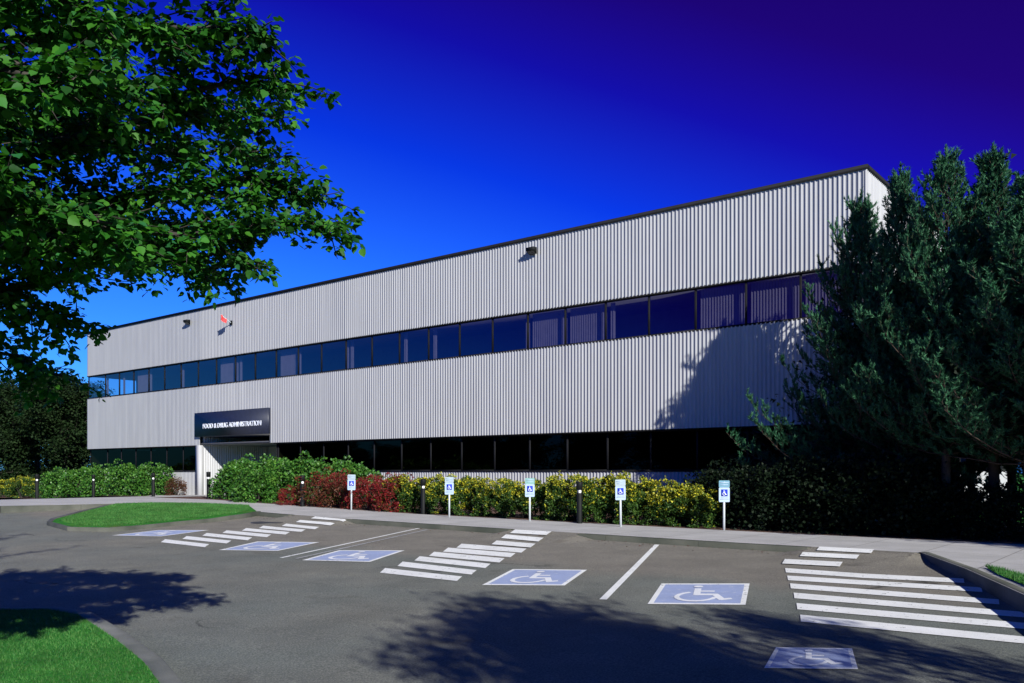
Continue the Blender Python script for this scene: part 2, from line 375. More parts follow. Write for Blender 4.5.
kerb('kerb', plaza_edge[1:], up(zwalk, .006), zlot, .16, M['kerb2'], side=1)
# grass strip on the right, beside the kerb
gp = H([(985, 567.6), (1000, 570.5), (1024, 577.5), (1090, 598), (1090, 616), (1024, 586), (998, 575.5)], zwalk)
sheet('grass_strip', gp, zwalk, M['grass'], .02)
# grass island
ip = H([(115, 503.9), (86, 510.3), (56, 518.0), (52, 521.3), (72, 526.6), (108.7, 527.2), (143.6, 524.6), (174, 521.4), (210, 518.2), (240, 514.8), (257, 512.0)], up(zlot, .12))
ipg = H([(116, 504.3), (88, 510.8), (64, 517.8), (60, 520.3), (76, 524.4), (108.7, 525.0), (143.6, 522.6), (174, 519.4), (210, 516.2), (236, 513.2), (249, 510.5), (249, 506.0), (205, 504.0), (150, 503.4)], up(zlot, .12))
isld, isd = [sd(*p) for p in ip], [sd(*p) for p in ipg]
def island_z(x, y):
    s, d = sd(x, y); w = min(1, max(0, (d-KD)/2.5)); return (z0(s)+.03)*(1-w)+(lot(s, max(d, KD+1.7))+.11)*w
sheet('grass_island', ip+[ipg[-3], ipg[-2], ipg[-1]], island_z, M['grass'], -.012)
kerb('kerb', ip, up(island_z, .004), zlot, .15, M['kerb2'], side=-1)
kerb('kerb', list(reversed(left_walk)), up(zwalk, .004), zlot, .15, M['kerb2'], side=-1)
# foreground lawn at the left with its kerb
fk = H([(-330, 640), (-150, 618), (0, 608), (60, 607.5), (93, 613), (112, 624), (133, 637), (164, 660), (184, 683), (212, 730), (240, 800)], up(zlot, .12))
def lawn_z(x, y): return zlot(x, y)+.13
inner = []
for i, p in enumerate(fk):
    a, b = Vector(fk[max(0, i-1)]), Vector(fk[min(len(fk)-1, i+1)]); t = (b-a).normalized(); n = Vector((t.y, -t.x)); q = Vector(p)+n*.20; inner.append((q.x, q.y))
lawn_poly = inner+[(-2.3, -30), (-28, -30), (-28, inner[0][1])]
sheet('lawn', lawn_poly, lawn_z, M['grass'], 0)
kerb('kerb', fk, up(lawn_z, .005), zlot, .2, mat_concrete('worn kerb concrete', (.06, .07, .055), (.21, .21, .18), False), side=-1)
sheet('lawn', [(3.6, -1.3), (3.0, -30), (30, -30), (30, 4), (14, 3.5), (8, .5)], up(zlot, .12), M['grass'], 0)

# ------------------------------------------------------------------ road markings (paint on the car park)
LOT = bpy.data.objects['parking_lot']
def draped(poly2, mb, off, n=(1, 1)):           # quad given by four plan points
    a, b, c, d = [np.array(p) for p in poly2]; nu, nv = n; V = []
    for j in range(nv+1):
        for i in range(nu+1):
            u, v = i/nu, j/nv; p = (a*(1-u)+b*u)*(1-v)+(d*(1-u)+c*u)*v; V.append((p[0], p[1], zlot(p[0], p[1])+off))
    F = [(j*(nu+1)+i, j*(nu+1)+i+1, (j+1)*(nu+1)+i+1, (j+1)*(nu+1)+i) for j in range(nv) for i in range(nu)]
    mb.add(V, F)
def stripe(name, pts, th, slant, mat=M['white'], off=.010):
    mb = MB()
    for (x0, y0), (x1, y1) in zip(pts, pts[1:]):
        q = H([(x0-slant, y0+th/2), (x1-slant, y1+th/2), (x1+slant, y1-th/2), (x0+slant, y0-th/2)], zlot); draped(q, mb, off, (24, 2))
    return mb.build(name, mat, LOT)
LH = [((163, 541), (207, 546)), ((184.5, 537.8), (229, 542.4)), ((204.5, 534.6), (250, 539.2)), ((224.5, 531.9), (269, 536.2)), ((244, 529.6), (287.7, 533.6)), ((261, 527.2), (303.4, 531)), ((284, 525), (317, 528.4)), ((298, 521.6), (332.5, 525)), ((313, 518), (345.5, 521.2))]
for i, (a, b) in enumerate(LH): stripe('hatch_stripe', [a, b], 3.0-.12*i, 2.2, off=.022 if i > 6 else .010)
MH = [((512.5, 532), (549, 534)), ((503.5, 537), (541, 540.4)), ((494, 543.2), (533, 546.4)), ((459, 546), (524, 551)), ((445.5, 550), (513, 555.6)), ((431.5, 554.2), (502, 560.8)), ((417, 558.8), (488, 566.3)), ((400, 564.2), (474, 572.8)), ((382.5, 570.8), (459.5, 579.2))]
for i, (a, b) in enumerate(MH): stripe('hatch_stripe', [a, b], 3.6+.12*i, 2.6, off=.022 if i < 3 else .010)
RH = [([(818, 549.3), (872.7, 552.2)], 3.6), ([(801.2, 555), (858, 557.8)], 4.0), ([(783.5, 562.2), (841.2, 565.2)], 4.6), ([(785.5, 570.7), (863, 576.2), (964, 581.3)], 4.4), ([(787.6, 578.4), (982, 590.3)], 4.6),
      ([(790.4, 586.4), (999, 602.5)], 5.0), ([(794, 596), (1024, 615.4), (1062, 619)], 5.6), ([(796.9, 606.8), (1024, 626.6), (1085, 632.3)], 6.2), ([(800.5, 618.8), (1024, 640.8), (1105, 649)], 7.0)]
for i, (p, th) in enumerate(RH): stripe('hatch_stripe', p, th, 1.5 if i < 3 else -.4, off=.022 if i < 3 else .010)
def line(name, a, b, w, mat, off=.010):
    p, q = [Vector(v) for v in H([a, b], zlot)]; t = (q-p).normalized(); n = Vector((-t.y, t.x))*w/2; mb = MB()
    draped([tuple(p-n), tuple(q-n), tuple(q+n), tuple(p+n)], mb, off, (24, 1)); return mb.build(name, mat, LOT)
line('stall_line', (657, 545), (603, 600), .115, M['white'])
line('stall_line', (419, 528.5), (281, 558.2), .085, M['white'])
line('stall_line', (427, 530.0), (296, 559.0), .09, M['oldline'])
def wheelchair():                                # ribbons in the unit square, x right, y up
    out = []
    def rib(pts, w):
        for (x0, y0), (x1, y1) in zip(pts, pts[1:]):
            t = Vector((x1-x0, y1-y0)).normalized(); n = Vector((-t.y, t.x))*w/2; e = t*w*.3
            out.append([(x0-n.x-e.x, y0-n.y-e.y), (x1-n.x+e.x, y1-n.y+e.y), (x1+n.x+e.x, y1+n.y+e.y), (x0+n.x-e.x, y0+n.y-e.y)])
    rib([(.44, .73), (.455, .42)], .085); rib([(.45, .60), (.64, .60)], .06); rib([(.455, .42), (.68, .42), (.78, .17)], .085); rib([(.78, .17), (.87, .21)], .075)
    arc = [(.46+.235*math.cos(a), .31+.235*math.sin(a)) for a in np.linspace(math.radians(118), math.radians(345), 14)]
    rib(arc, .062)
    hd = [(.435+.062*math.cos(a), .85+.062*math.sin(a)) for a in np.linspace(0, 2*math.pi, 9)[:-1]]
    for i in range(2, 8): out.append([hd[0], hd[i-1], hd[i], hd[i]])
    return out
WC = wheelchair()
def pad(c, label):
    q = [np.array(p) for p in H([c[3], c[2], c[1], c[0]], zlot)]     # bottom-left, bottom-right, top-right, top-left
    bil = lambda u, v: (q[0]*(1-u)+q[1]*u)*(1-v)+(q[3]*(1-u)+q[2]*u)*v
    mb = MB(); bw = .055
    for (u0, u1, v0, v1) in ((0, 1, 0, bw), (0, 1, 1-bw, 1), (0, bw, bw, 1-bw), (1-bw, 1, bw, 1-bw)):
        draped([bil(u0, v0), bil(u1, v0), bil(u1, v1), bil(u0, v1)], mb, .010, (6, 6))
    b = mb.build('symbol_border', M['white'], LOT)
    mb = MB(); draped([bil(bw, bw), bil(1-bw, bw), bil(1-bw, 1-bw), bil(bw, 1-bw)], mb, .010, (8, 8)); f = mb.build('symbol_field', M['blue'], b)
    mb = MB()
    for ri, r in enumerate(WC):
        so = .0135+.0003*ri; pts = [bil(.06+x*.88, .06+y*.88) for x, y in r]
        if r[2] == r[3]: mb.add([(p[0], p[1], zlot(p[0], p[1])+so) for p in pts[:3]], [(0, 1, 2)])
        else: draped(pts, mb, so, (2, 1))
    w = mb.build('wheelchair_symbol', M['symbol'], b); b['label'] = label
pad([(661.5, 584), (749.6, 584), (745.5, 605.4), (647.5, 604.6)], 'pale blue disabled parking symbol right of the white stall line')
pad([(512.9, 569.5), (587, 570.3), (564.5, 586), (482, 585.5)], 'pale blue disabled parking symbol right of the middle hatching')
pad([(339, 550.6), (404.7, 550.8), (370, 562.3), (302, 560.6)], 'pale blue disabled parking symbol left of the middle hatching')
pad([(257.4, 541.8), (319.5, 542.6), (277.7, 551.2), (218.8, 550.4)], 'pale blue disabled parking symbol beside the left hatching')
pad([(158.4, 530.4), (209, 530.4), (161, 536.7), (112, 535.7)], 'pale blue disabled parking symbol in front of the grass island')
pad([(776, 648), (852, 649), (858, 670), (764, 669)], 'disabled parking symbol lying in tree shade at the front')
p = H([(665, 561)], zlot)[0]
# asphalt crack line and dark round drain
dr = hit(268, 522.5, zlot)
mb = MB(); mb.lathe([(.55, -.03), (.55, .006), (.50, .012), (.47, .006), (.0, .006)], 24)
o = mb.build('drain_cover', M['iron']); o.location = (dr[0], dr[1], zlot(*dr)+.004); tag(o, 'round dark drain cover in the asphalt by the kerb below the grass island', 'drain cover')

# ------------------------------------------------------------------ building
ZS = dict(sill=1.6, soff=3.21, wb=6.81, wt=8.41, top=11.55)
BLD = empty('office_building', (CX, CY, 0), BROT)
tag(BLD, 'long two storey office building with white ribbed metal walls and dark window bands', 'building')
L, DEP, PI_ = 54.0, 26.0, .157
def corr_x(mb, s0_, s1_, zb, zt, y=0.0, d=.023):   # ribbed wall facing the car park, from s0 (right) to s1 (left)
    n = int(round((s1_-s0_)/PI_)); p = (s1_-s0_)/n; xs = []
    for i in range(n):
        b = -s1_+i*p; xs += [(b, 0), (b+.088, 0), (b+.100, -d), (b+.140, -d)]
    xs.append((-s0_, 0))
    V = [(x, y+o, z) for z in (zb, zt) for x, o in xs]; k = len(xs)
    mb.add(V, [(i, i+1, k+i+1, k+i) for i in range(k-1)])
    mb.box(-s1_, -s0_, y+.004, y+.05, zb, zt)
def corr_y(mb, y0, y1, zb, zt, x=0.0, d=.030, sgn=1):
    n = int(round((y1-y0)/PI_)); p = (y1-y0)/n; ys = []
    for i in range(n):
        b = y0+i*p; ys += [(b, 0), (b+.088, 0), (b+.100, d), (b+.140, d)]
    ys.append((y1, 0)); V = [(x+sgn*o, y, z) for z in (zb, zt) for y, o in ys]; k = len(ys)
    mb.add(V, [(i, i+1, k+i+1, k+i) for i in range(k-1)])
    mb.box(*(sorted((x-sgn*.05, x-sgn*.004))), y0, y1, zb, zt)
JS = [.04, 12.06, 25.9, 39.35, L-.04]
for a, b in zip(JS, JS[1:]):
    rd = .024 if a < 10 else .022 if a < 20 else .018 if a < 35 else .012  # ribs shaped shallower to the left so the wall renders less bright there
    mb = MB(); corr_x(mb, a+.006, b-.006, ZS['wt'], ZS['top']-.1, d=rd); mb.build('wall_panel', M['siding'], BLD)
    if a < 30 < b:                                   # notch for the entrance canopy
        mb = MB(); corr_x(mb, a+.006, 32.2, ZS['soff'], ZS['wb'], d=rd); mb.build('wall_panel', M['siding'], BLD)
        mb = MB(); corr_x(mb, 32.2, b-.006, 5.1, ZS['wb'], d=rd); mb.build('wall_panel', M['siding'], BLD)
    else:
        mb = MB(); corr_x(mb, a+.006, b-.006, ZS['soff'], ZS['wb'], d=rd); mb.build('wall_panel', M['siding'], BLD)
for a, b in ((.04, 12.06), (12.072, 31.9), (39.75, L-.04)):
    mb = MB(); corr_x(mb, a, b, -.6, ZS['sill'], .22); mb.build('wall_panel', M['siding'], BLD)
mb = MB(); mb.box(-39.75, -39.30, -.02, .25, -.6, ZS['soff']-.002); mb.build('corner_trim', M['siding'], BLD)
for zb, zt in ((-.6, ZS['sill']), (ZS['soff']+.005, ZS['wb']), (ZS['wt'], ZS['top']-.1)):
    mb = MB(); corr_y(mb, .04, DEP, zb, zt, 0); mb.build('side_wall', M['siding'], BLD)
for zb, zt in ((-.6, ZS['soff']), (ZS['soff']+.005, ZS['wb']), (ZS['wt'], ZS['top']-.1)):
    mb = MB(); mb.box(-L, -L+.03, .04 if zb > 0 else .32, DEP, zb, zt); mb.build('end_wall', M['siding'], BLD)
mb = MB(); mb.box(-L, 0, DEP, DEP+.1, -.6, ZS['top']-.1); mb.build('rear_wall', M['siding'], BLD)
mb = MB()
for a, b in ((ZS['soff'], ZS['wb']), (ZS['wt'], ZS['top']-.1)):
    mb.box(-.045, .034, -.034, .045, a, b)
mb.build('corner_trim', M['siding'], BLD)
mb = MB(); mb.box(-L-.06, .07, -.07, .13, ZS['top']-.102, ZS['top']+.04); mb.box(-.12, .072, .131, DEP+.1, ZS['top']-.102, ZS['top']+.04); mb.box(-L-.062, -L+.12, .131, DEP+.1, ZS['top']-.102, ZS['top']+.04)
mb.build('coping', M['bronze'], BLD)
mb = MB(); mb.box(-L+.12, -.12, .14, DEP, ZS['top']-.6, ZS['top']-.5); mb.build('roof', M['roof'], BLD)
# bands above and below the windows, soffit, interior
mb = MB()
for z in (ZS['wb'], ZS['wt']): mb.box(-L+.03, -.03, -.012, .16, z-.03, z+.03)
mb.box(-L+.03, -39.8, .17, .30, ZS['sill']-.01, ZS['sill']+.04); mb.box(-31.9, -.03, .17, .30, ZS['sill']-.01, ZS['sill']+.04)
mb.box(-L+.03, -39.8, .004, .30, ZS['soff']-.05, ZS['soff']+.0); mb.box(-31.9, -.03, .004, .30, ZS['soff']-.05, ZS['soff']+.0)
mb.build('window_band_trim', M['bronze'], BLD)
mb = MB(); mb.box(-L+.11, -.06, 3.6, 3.7, ZS['wb']-.3, ZS['wt']+.4); mb.box(-L+.11, -.06, .17, 3.6, ZS['wb']-.4, ZS['wb']-.03-.004); mb.box(-L+.11, -.06, .17, 3.6, ZS['wt']+.04, ZS['wt']+.14)
mb.box(-31.8, -.06, 5.2, 5.3, -.5, ZS['soff']+.1); mb.box(-L+.11, -39.85, 5.2, 5.3, -.5, ZS['soff']+.1); mb.box(-L+.11, -.06, .17, 5.2, ZS['soff']+.02, ZS['soff']+.12); mb.box(-31.8, -.06, .32, 5.2, -.5, -.4)
mb.build('interior', M['inner'], BLD)
rng = random.Random(4)
def window(s0_, s1_, zb, zt, y, glass, kind):
    mb = MB(); w = .035
    mb.box(-s1_, -s1_+w, y-.03, y+.05, zb, zt); mb.box(-s0_-w, -s0_, y-.03, y+.05, zb, zt); mb.box(-s1_+w, -s0_-w, y-.03, y+.05, zb, zb+w); mb.box(-s1_+w, -s0_-w, y-.03, y+.05, zt-w, zt)
    f = mb.build('window', M['bronze'], BLD)
    mb = MB(); tl = rng.uniform(-.004, .004)
    mb.add([(-s1_+w, y+tl, zb+w), (-s0_-w, y-tl, zb+w), (-s0_-w, y-tl, zt-w), (-s1_+w, y+tl, zt-w)], [(0, 1, 2, 3)]); mb.build('pane', glass, f)
    if kind:
        mb = MB(); a, b = -s1_+.08, -s0_-.08
        if kind == 1: rngs = [(a, b)]
        elif kind == 2: rngs = [(a, a+.22)]
        elif kind == 3: rngs = [(b-.2, b)]
        else: rngs = [(a, a+(b-a)*.62)]
        for p, q in rngs:
            n = max(2, int((q-p)/.11))
            for i in range(n):
                x = p+(q-p)*(i+.5)/n; h = .038; mb.add([(x-h, y+.22, zb+.04), (x+h, y+.27, zb+.04), (x+h, y+.27, zt-.02), (x-h, y+.22, zt-.02)], [(0, 1, 2, 3)])
        mb.build('blind', M['blind'], f)
WP = 1.97; K0 = .22
kinds = [1, 1, 1, 0, 2, 1, 1, 3, 0, 2, 2, 0, 2, 3, 0, 1, 0, 2, 1, 0, 0, 3, 0, 1, 2, 0, 3]
edges = [.05]+[K0+WP*(i+1) for i in range(26)]+[L-.05]
for i, (a, b) in enumerate(zip(edges, edges[1:])): window(a, b, ZS['wb']+.03, ZS['wt']-.03, .10, M['glass'], kinds[i % len(kinds)])
for a, b in zip(edges, edges[1:]):
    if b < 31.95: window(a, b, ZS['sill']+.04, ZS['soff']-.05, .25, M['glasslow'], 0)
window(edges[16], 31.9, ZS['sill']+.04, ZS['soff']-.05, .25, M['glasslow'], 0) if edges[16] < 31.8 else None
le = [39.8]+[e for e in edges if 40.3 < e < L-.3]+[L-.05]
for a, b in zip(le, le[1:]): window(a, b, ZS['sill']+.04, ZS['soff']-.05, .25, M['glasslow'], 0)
# side windows
for k in range(13):
    y0 = .1+k*1.98; mb = MB(); w = .03; y1 = y0+1.98; zb, zt = ZS['wb']+.0, ZS['wt']-.0
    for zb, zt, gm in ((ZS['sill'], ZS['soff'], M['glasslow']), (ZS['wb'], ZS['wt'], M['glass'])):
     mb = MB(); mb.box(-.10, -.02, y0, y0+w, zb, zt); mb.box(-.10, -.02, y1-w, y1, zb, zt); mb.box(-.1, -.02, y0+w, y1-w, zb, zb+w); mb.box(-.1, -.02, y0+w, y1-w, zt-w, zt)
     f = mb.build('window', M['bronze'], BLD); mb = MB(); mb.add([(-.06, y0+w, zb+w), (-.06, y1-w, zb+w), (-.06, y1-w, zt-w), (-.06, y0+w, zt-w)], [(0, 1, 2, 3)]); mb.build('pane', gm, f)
# entrance recess
RD = 5.0
mb = MB(); corr_y(mb, .26, RD, -.6, 4.0, -39.35, sgn=1); mb.build('recess_wall', M['siding'], BLD)
mb = MB(); corr_y(mb, .26, RD, -.6, 4.0, -31.95, sgn=-1); mb.build('recess_wall', M['siding'], BLD)
mb = MB(); corr_x(mb, 31.95, 39.35, -.6, 4.0, RD); mb.build('recess_wall', M['siding'], BLD)
mb = MB(); mb.box(-39.34, -31.96, .06, RD-.05, 3.72, 3.82); mb.build('recess_ceiling', M['inner'], BLD)
mb = MB(); mb.box(-39.32, -39.24, 2.35, 3.15, 0.03, 2.2); d = mb.build('door', M['door'], BLD)
mb = MB(); mb.tube([(-39.2, 3.05, .95), (-39.2, 3.05, 1.25)], .012, 6); mb.build('handle', M['post'], d)
mb = MB(); mb.box(-35.6, -33.4, RD-.12, RD-.05, 0.03, 2.3); d = mb.build('door', M['door'], BLD)
mb = MB(); mb.tube([(-34.55, RD-.17, .95), (-34.55, RD-.17, 1.3)], .012, 6); mb.build('handle', M['post'], d)
CAN = MB(); CAN.box(-39.62, -32.18, -.16, .02, 3.72, 5.17); CAN.box(-39.56, -32.24, -.165, -.161, 3.78, 5.11)
can = CAN.build('canopy_fascia', M['fascia'], BLD)
cu = bpy.data.curves.new('text', 'FONT'); cu.body = 'FOOD & DRUG ADMINISTRATION'; cu.size = .40; cu.extrude = .015; cu.align_x = 'CENTER'; cu.align_y = 'BOTTOM_BASELINE'; cu.space_character = 1.02; cu.offset = .002
to = bpy.data.objects.new('tmp', cu); COL.objects.link(to); bpy.context.view_layer.update()
me = bpy.data.meshes.new_from_object(to.evaluated_get(bpy.context.evaluated_depsgraph_get())); bpy.data.objects.remove(to)
wd = max(v.co.x for v in me.vertices)-min(v.co.x for v in me.vertices); sx = 5.9/wd
me.transform(Matrix.Diagonal((sx, 1.0, 1, 1)))
o = link('lettering', me, M['letter'], can); o.rotation_euler = (math.radians(90), 0, 0); o.location = (-35.72, -.182, 4.20)
# wall mounted things (each its own thing)
def at_wall(s, z, y=0): x, yy = xy(s, -y); return (x, yy, z)
def floodlight(s, z, label):
    r = empty('wall_lamp', at_wall(s, z, 0), BROT); tag(r, label, 'lamp', 'floodlights high on the facade')
    mb = MB(); mb.box(-.06, .06, -.10, -.036, -.08, .08); mb.build('bracket', M['black'], r)
    mb = MB(); mb.add([(-.2, -.34, -.02), (.2, -.34, -.02), (.2, -.10, -.16), (-.2, -.10, -.16), (-.2, -.36, .10), (.2, -.36, .10), (.2, -.10, .12), (-.2, -.10, .12)], [(3, 2, 1, 0), (4, 5, 6, 7), (0, 1, 5, 4), (1, 2, 6, 5), (2, 3, 7, 6), (3, 0, 4, 7)])
    mb.build('lamp_housing', M['black'], r)
    mb = MB(); mb.add([(-.17, -.30, -.048), (.17, -.30, -.048), (.17, -.13, -.147), (-.17, -.13, -.147)], [(3, 2, 1, 0)]); mb.build('lamp_glass', M['door'], r)
floodlight(s_at(534.5), 10.95, 'small dark floodlight under the roof edge above the middle of the facade')
floodlight(s_at(190), 10.85, 'small dark floodlight near the left end of the facade')
fl = empty('wall_flag', at_wall(s_at(232), 10.32), BROT); tag(fl, 'small red flag on a short bracket pole high on the left facade', 'flag')
mb = MB(); mb.box(-.09, .09, -.09, -.036, -.12, .12); mb.build('bracket', M['black'], fl)
mb = MB(); mb.tube([(0, -.08, 0), (0, -.75, .38)], .024, 8); mb.build('pole', M['post'], fl)
mb = MB(); V = []; 
for i in range(7):
    for j in range(5):
        u, v = i/6, j/4; V.append((.05*math.sin(u*7+v*3), -.75+.38*u*1.0, .38-.19*u*1.0-.30*v+.02*math.sin(u*9)))
mb.add(V, [(i*5+j, i*5+j+1, (i+1)*5+j+1, (i+1)*5+j) for i in range(6) for j in range(4)]); mb.build('flag_cloth', M['red'], fl)

# ------------------------------------------------------------------ signs and bollards
def mini_wc(mb, cx, cz, size, y):
    for ri, r in enumerate(WC):
        V = [(cx+(x-.5)*size, y-.0002*ri, cz+(yy-.5)*size) for x, yy in r]
        mb.add(V[:3] if r[2] == r[3] else V, [(0, 1, 2)] if r[2] == r[3] else [(0, 1, 2, 3)])
def sign(px, py, topmat, label, lean=0, face=.06):
    x, y = hit(px, py, zwalk); r = empty('parking_sign', (x, y, zwalk(x, y)), face); r.rotation_euler = (0, math.radians(lean), face)
    tag(r, label, 'sign', 'disabled parking signs along the sidewalk')
    mb = MB(); mb.box(-.027, .027, -.018, .018, -.1, 1.30); mb.build('post', M['post'], r)
    h = 1.38
    def plate(x0, x1, z0_, z1, y0):      # rounded rectangle
        c = .025; pts = []
        for cx, cz, a0 in ((x1-c, z0_+c, -90), (x1-c, z1-c, 0), (x0+c, z1-c, 90), (x0+c, z0_+c, 180)):
            for k in range(4): a = math.radians(a0+30*k); pts.append((cx+c*math.cos(a), cz+c*math.sin(a)))
        n = len(pts); m = MB(); m.add([(p[0], y0, p[1]) for p in pts]+[(p[0], y0+.004, p[1]) for p in pts], [(i, (i+1) % n, n+(i+1) % n, n+i) for i in range(n)])
        m.add([(p[0], y0, p[1]) for p in pts], [tuple(range(n))]); m.add([(p[0], y0+.004, p[1]) for p in pts], [tuple(reversed(range(n)))]); return m
    t = plate(-.152, .152, h-.19, h, -.028).build('top_plate', topmat, r)
    mb = MB(); mb.box(-.13, .13, -.0315, -.0290, h-.075, h-.045); mb.box(-.11, .11, -.0315, -.0290, h-.135, h-.11); mb.build('print_band', M['plate'], t)
    p = plate(-.152, .152, h-.60, h-.195, -.028).build('sign_plate', M['plate'], r)
    mb = MB(); mb.box(-.092, .092, -.0315, -.0290, h-.44, h-.25); mb.build('blue_square', M['signblue'], p)
    mb = MB(); mini_wc(mb, 0, h-.34, .17, -.0335); mb.build('wheelchair_symbol', M['letter'], p)
    mb = MB(); mb.box(-.10, .10, -.0315, -.0290, h-.49, h-.475); mb.box(-.12, .12, -.0315, -.0290, h-.53, h-.515); mb.build('print_band', M['grey'], p)
    for z in (h-.03, h-.57):
        mb = MB(); mb.tube([(0, -.031, z), (0, -.037, z)], .008, 8); mb.build('bolt', M['post'], r)
sign(351.3, 510.2, M['grey'], 'disabled parking sign in front of the red shrubs, farthest left', .6)
sign(449.3, 517.2, M['grey'], 'disabled parking sign just right of the second bollard, before yellow shrubs', 0)
sign(529.8, 521.2, M['signgreen'], 'disabled parking sign above the middle hatching with a greenish top plate', 0)
sign(620.8, 526.7, M['grey'], 'disabled parking sign right of the bollard with pale grey top plate', -.8)
sign(724.0, 530.0, M['teal'], 'disabled parking sign with teal top plate against dark shrubs, farthest right', 0)
def bollard(px, py, label, zf=zwalk):
    x, y = hit(px, py, zf); r = empty('bollard_light', (x, y, zf(x, y)), .3); tag(r, label, 'bollard', 'dark bollard lights along the sidewalk')
    mb = MB(); mb.lathe([(.088, -.1), (.088, .93), (.080, .94), (.0, .94)], 20); mb.build('post', M['black'], r, True)
    mb = MB(); mb.lathe([(.050, .94), (.060, .99), (.050, 1.045), (.0, 1.045)], 20); mb.build('lens', M['lens'], r, True)
    mb = MB(); mb.lathe([(.06, 1.04), (.100, 1.045), (.102, 1.26), (.09, 1.285), (.0, 1.29)], 20); mb.build('cap', M['black'], r)
    mb = MB()
    for k in range(4): a = math.pi/4+k*math.pi/2; mb.box(.080*math.cos(a)-.006, .080*math.cos(a)+.006, .080*math.sin(a)-.006, .080*math.sin(a)+.006, .94, 1.045)
    mb.build('strut', M['black'], r)
bollard(579.5, 523.3, 'tall black bollard light between the third and fourth parking signs')
bollard(423.2, 514.0, 'black bollard light between the red shrub and the second parking sign')
bollard(302.5, 506.5, 'black bollard light between the small and the large red shrubs')
bollard(208.5, 498.4, 'black bollard light at the corner of the entrance walk')
bollard(153.3, 496.6, 'black bollard light before the right end of the green hedge')
bollard(93.5, 497.0, 'black bollard light before the middle of the green hedge')
bollard(37, 498.8, 'black bollard light beside the yellow shrub, farthest left')

# ------------------------------------------------------------------ foliage helpers
def rand_unit(rs, n):
    v = rs.normal(size=(n, 3)); return v/np.linalg.norm(v, axis=1, keepdims=True)
LEAF_S = (np.array([(0, 0, 0), (-.42, .5, .08), (0, .5, -.03), (.42, .5, .08), (0, 1, -.02)]), np.array([(0, 2, 1), (0, 3, 2), (1, 2, 4), (2, 3, 4)]))
LEAF_B = (np.array([(0, 0, 0), (-.27, .10, .06), (-.46, .34, .09), (-.38, .50, .05), (-.33, .70, .03), (-.18, .84, .01), (0, 1.05, -.08), (.18, .84, .01), (.33, .70, .03), (.38, .50, .05), (.46, .34, .09), (.27, .10, .06), (0, .45, -.02)]),
          np.array([(12, i, (i+1) % 12) for i in range(12)]))
LEAF_Q = (np.array([(0, 0, 0), (-.35, .5, .05), (0, 1, 0), (.35, .5, .05)]), np.array([(0, 3, 2, 1)]))
def add_leaves(mb, pos, along, norm, size, tmpl=LEAF_S, m=0):
    n = len(pos); T, F = tmpl
    a = along/np.linalg.norm(along, axis=1, keepdims=True)
    b = np.cross(a, norm); b /= np.linalg.norm(b, axis=1, keepdims=True)+1e-9; c = np.cross(b, a)
    sz = np.asarray(size).reshape(-1, 1, 1)*np.ones((n, 1, 1))
    V = pos[:, None, :]+sz*(T[None, :, 0:1]*b[:, None, :]+T[None, :, 1:2]*a[:, None, :]+T[None, :, 2:3]*c[:, None, :])
    FF = (F[None]+(np.arange(n)*len(T))[:, None, None]).reshape(-1, F.shape[1])
    mb.add(V.reshape(-1, 3), FF, m)
def shrub_mesh(seed, rx, ry, h, n, size, mats, top_mat=False, lumps=9, tmpl=LEAF_S, boxy=.5, csz=.17):
    rs = np.random.RandomState(seed); mb = MB(); nc = int(lumps*14)
    c = rand_unit(rs, nc); c[:, 2] = np.abs(c[:, 2])*1.05-.03
    e = 1-boxy*.5; k = np.abs(c)**e*np.sign(c); k /= (np.abs(k)**3).sum(1, keepdims=True)**(1/3)
    rr = rs.uniform(.62, 1.02, nc)+(rs.uniform(size=nc) < .18)*rs.uniform(0, .14, nc); C = k*rr[:, None]*np.array([rx, ry, h*.93])
    cr = csz*rs.uniform(.6, 1.25, nc)*(rx/.9)**.5
    idx = rs.randint(nc, size=n); u = rand_unit(rs, n); out = k[idx]/np.linalg.norm(k[idx], axis=1, keepdims=True)
    u = u+out*.55+np.array([0, 0, .25]); u /= np.linalg.norm(u, axis=1, keepdims=True)
    P = C[idx]+u*(cr[idx]*rs.uniform(.25, 1, n)**.5)[:, None]; P[:, 2] = np.maximum(P[:, 2], .03); d = u
    al = u*.9+rand_unit(rs, n)*.7; no = u*.8+rand_unit(rs, n)*.6+np.array([0, 0, .7]); sz = size*rs.uniform(.65, 1.3, n)
    if top_mat:
        cp = rs.uniform(size=nc) < np.clip((C[:, 2]/h-.30)*1.6, .08, .95)*(rr > .70); sel = (rs.uniform(size=n) < np.where(cp[idx], .72, .06))&(u[:, 2] > -.25)
        add_leaves(mb, P[~sel], al[~sel], no[~sel], sz[~sel], tmpl, 0); add_leaves(mb, P[sel], al[sel], no[sel], sz[sel], tmpl, 1)
    else: add_leaves(mb, P, al, no, sz, tmpl, 0)
    # stray shoots
    ns = max(6, n//240)
    for i in range(ns):
        j = rs.randint(n); p = P[j]; t = d[j]+np.array([0, 0, .5]); t /= np.linalg.norm(t); k2 = 7
        q = p[None]+t[None]*(np.linspace(.02, .13, k2)*h*.8)[:, None]
        add_leaves(mb, q, rand_unit(rs, k2)+t, rand_unit(rs, k2)+np.array([0, 0, .6]), size*.8, tmpl, 1 if top_mat else 0)
    st = MB()
    for i in range(9):
        a = rs.uniform(0, 6.28); q = rs.uniform(.3, .75); st.tube([(.05*math.cos(a), .05*math.sin(a), -.05), (rx*q*.5*math.cos(a), ry*q*.5*math.sin(a), h*.4), (rx*q*math.cos(a), ry*q*math.sin(a), h*.78)], [.022, .014, .005], 5)
    return mb.mesh('foliage'), st.mesh('stems'), mats
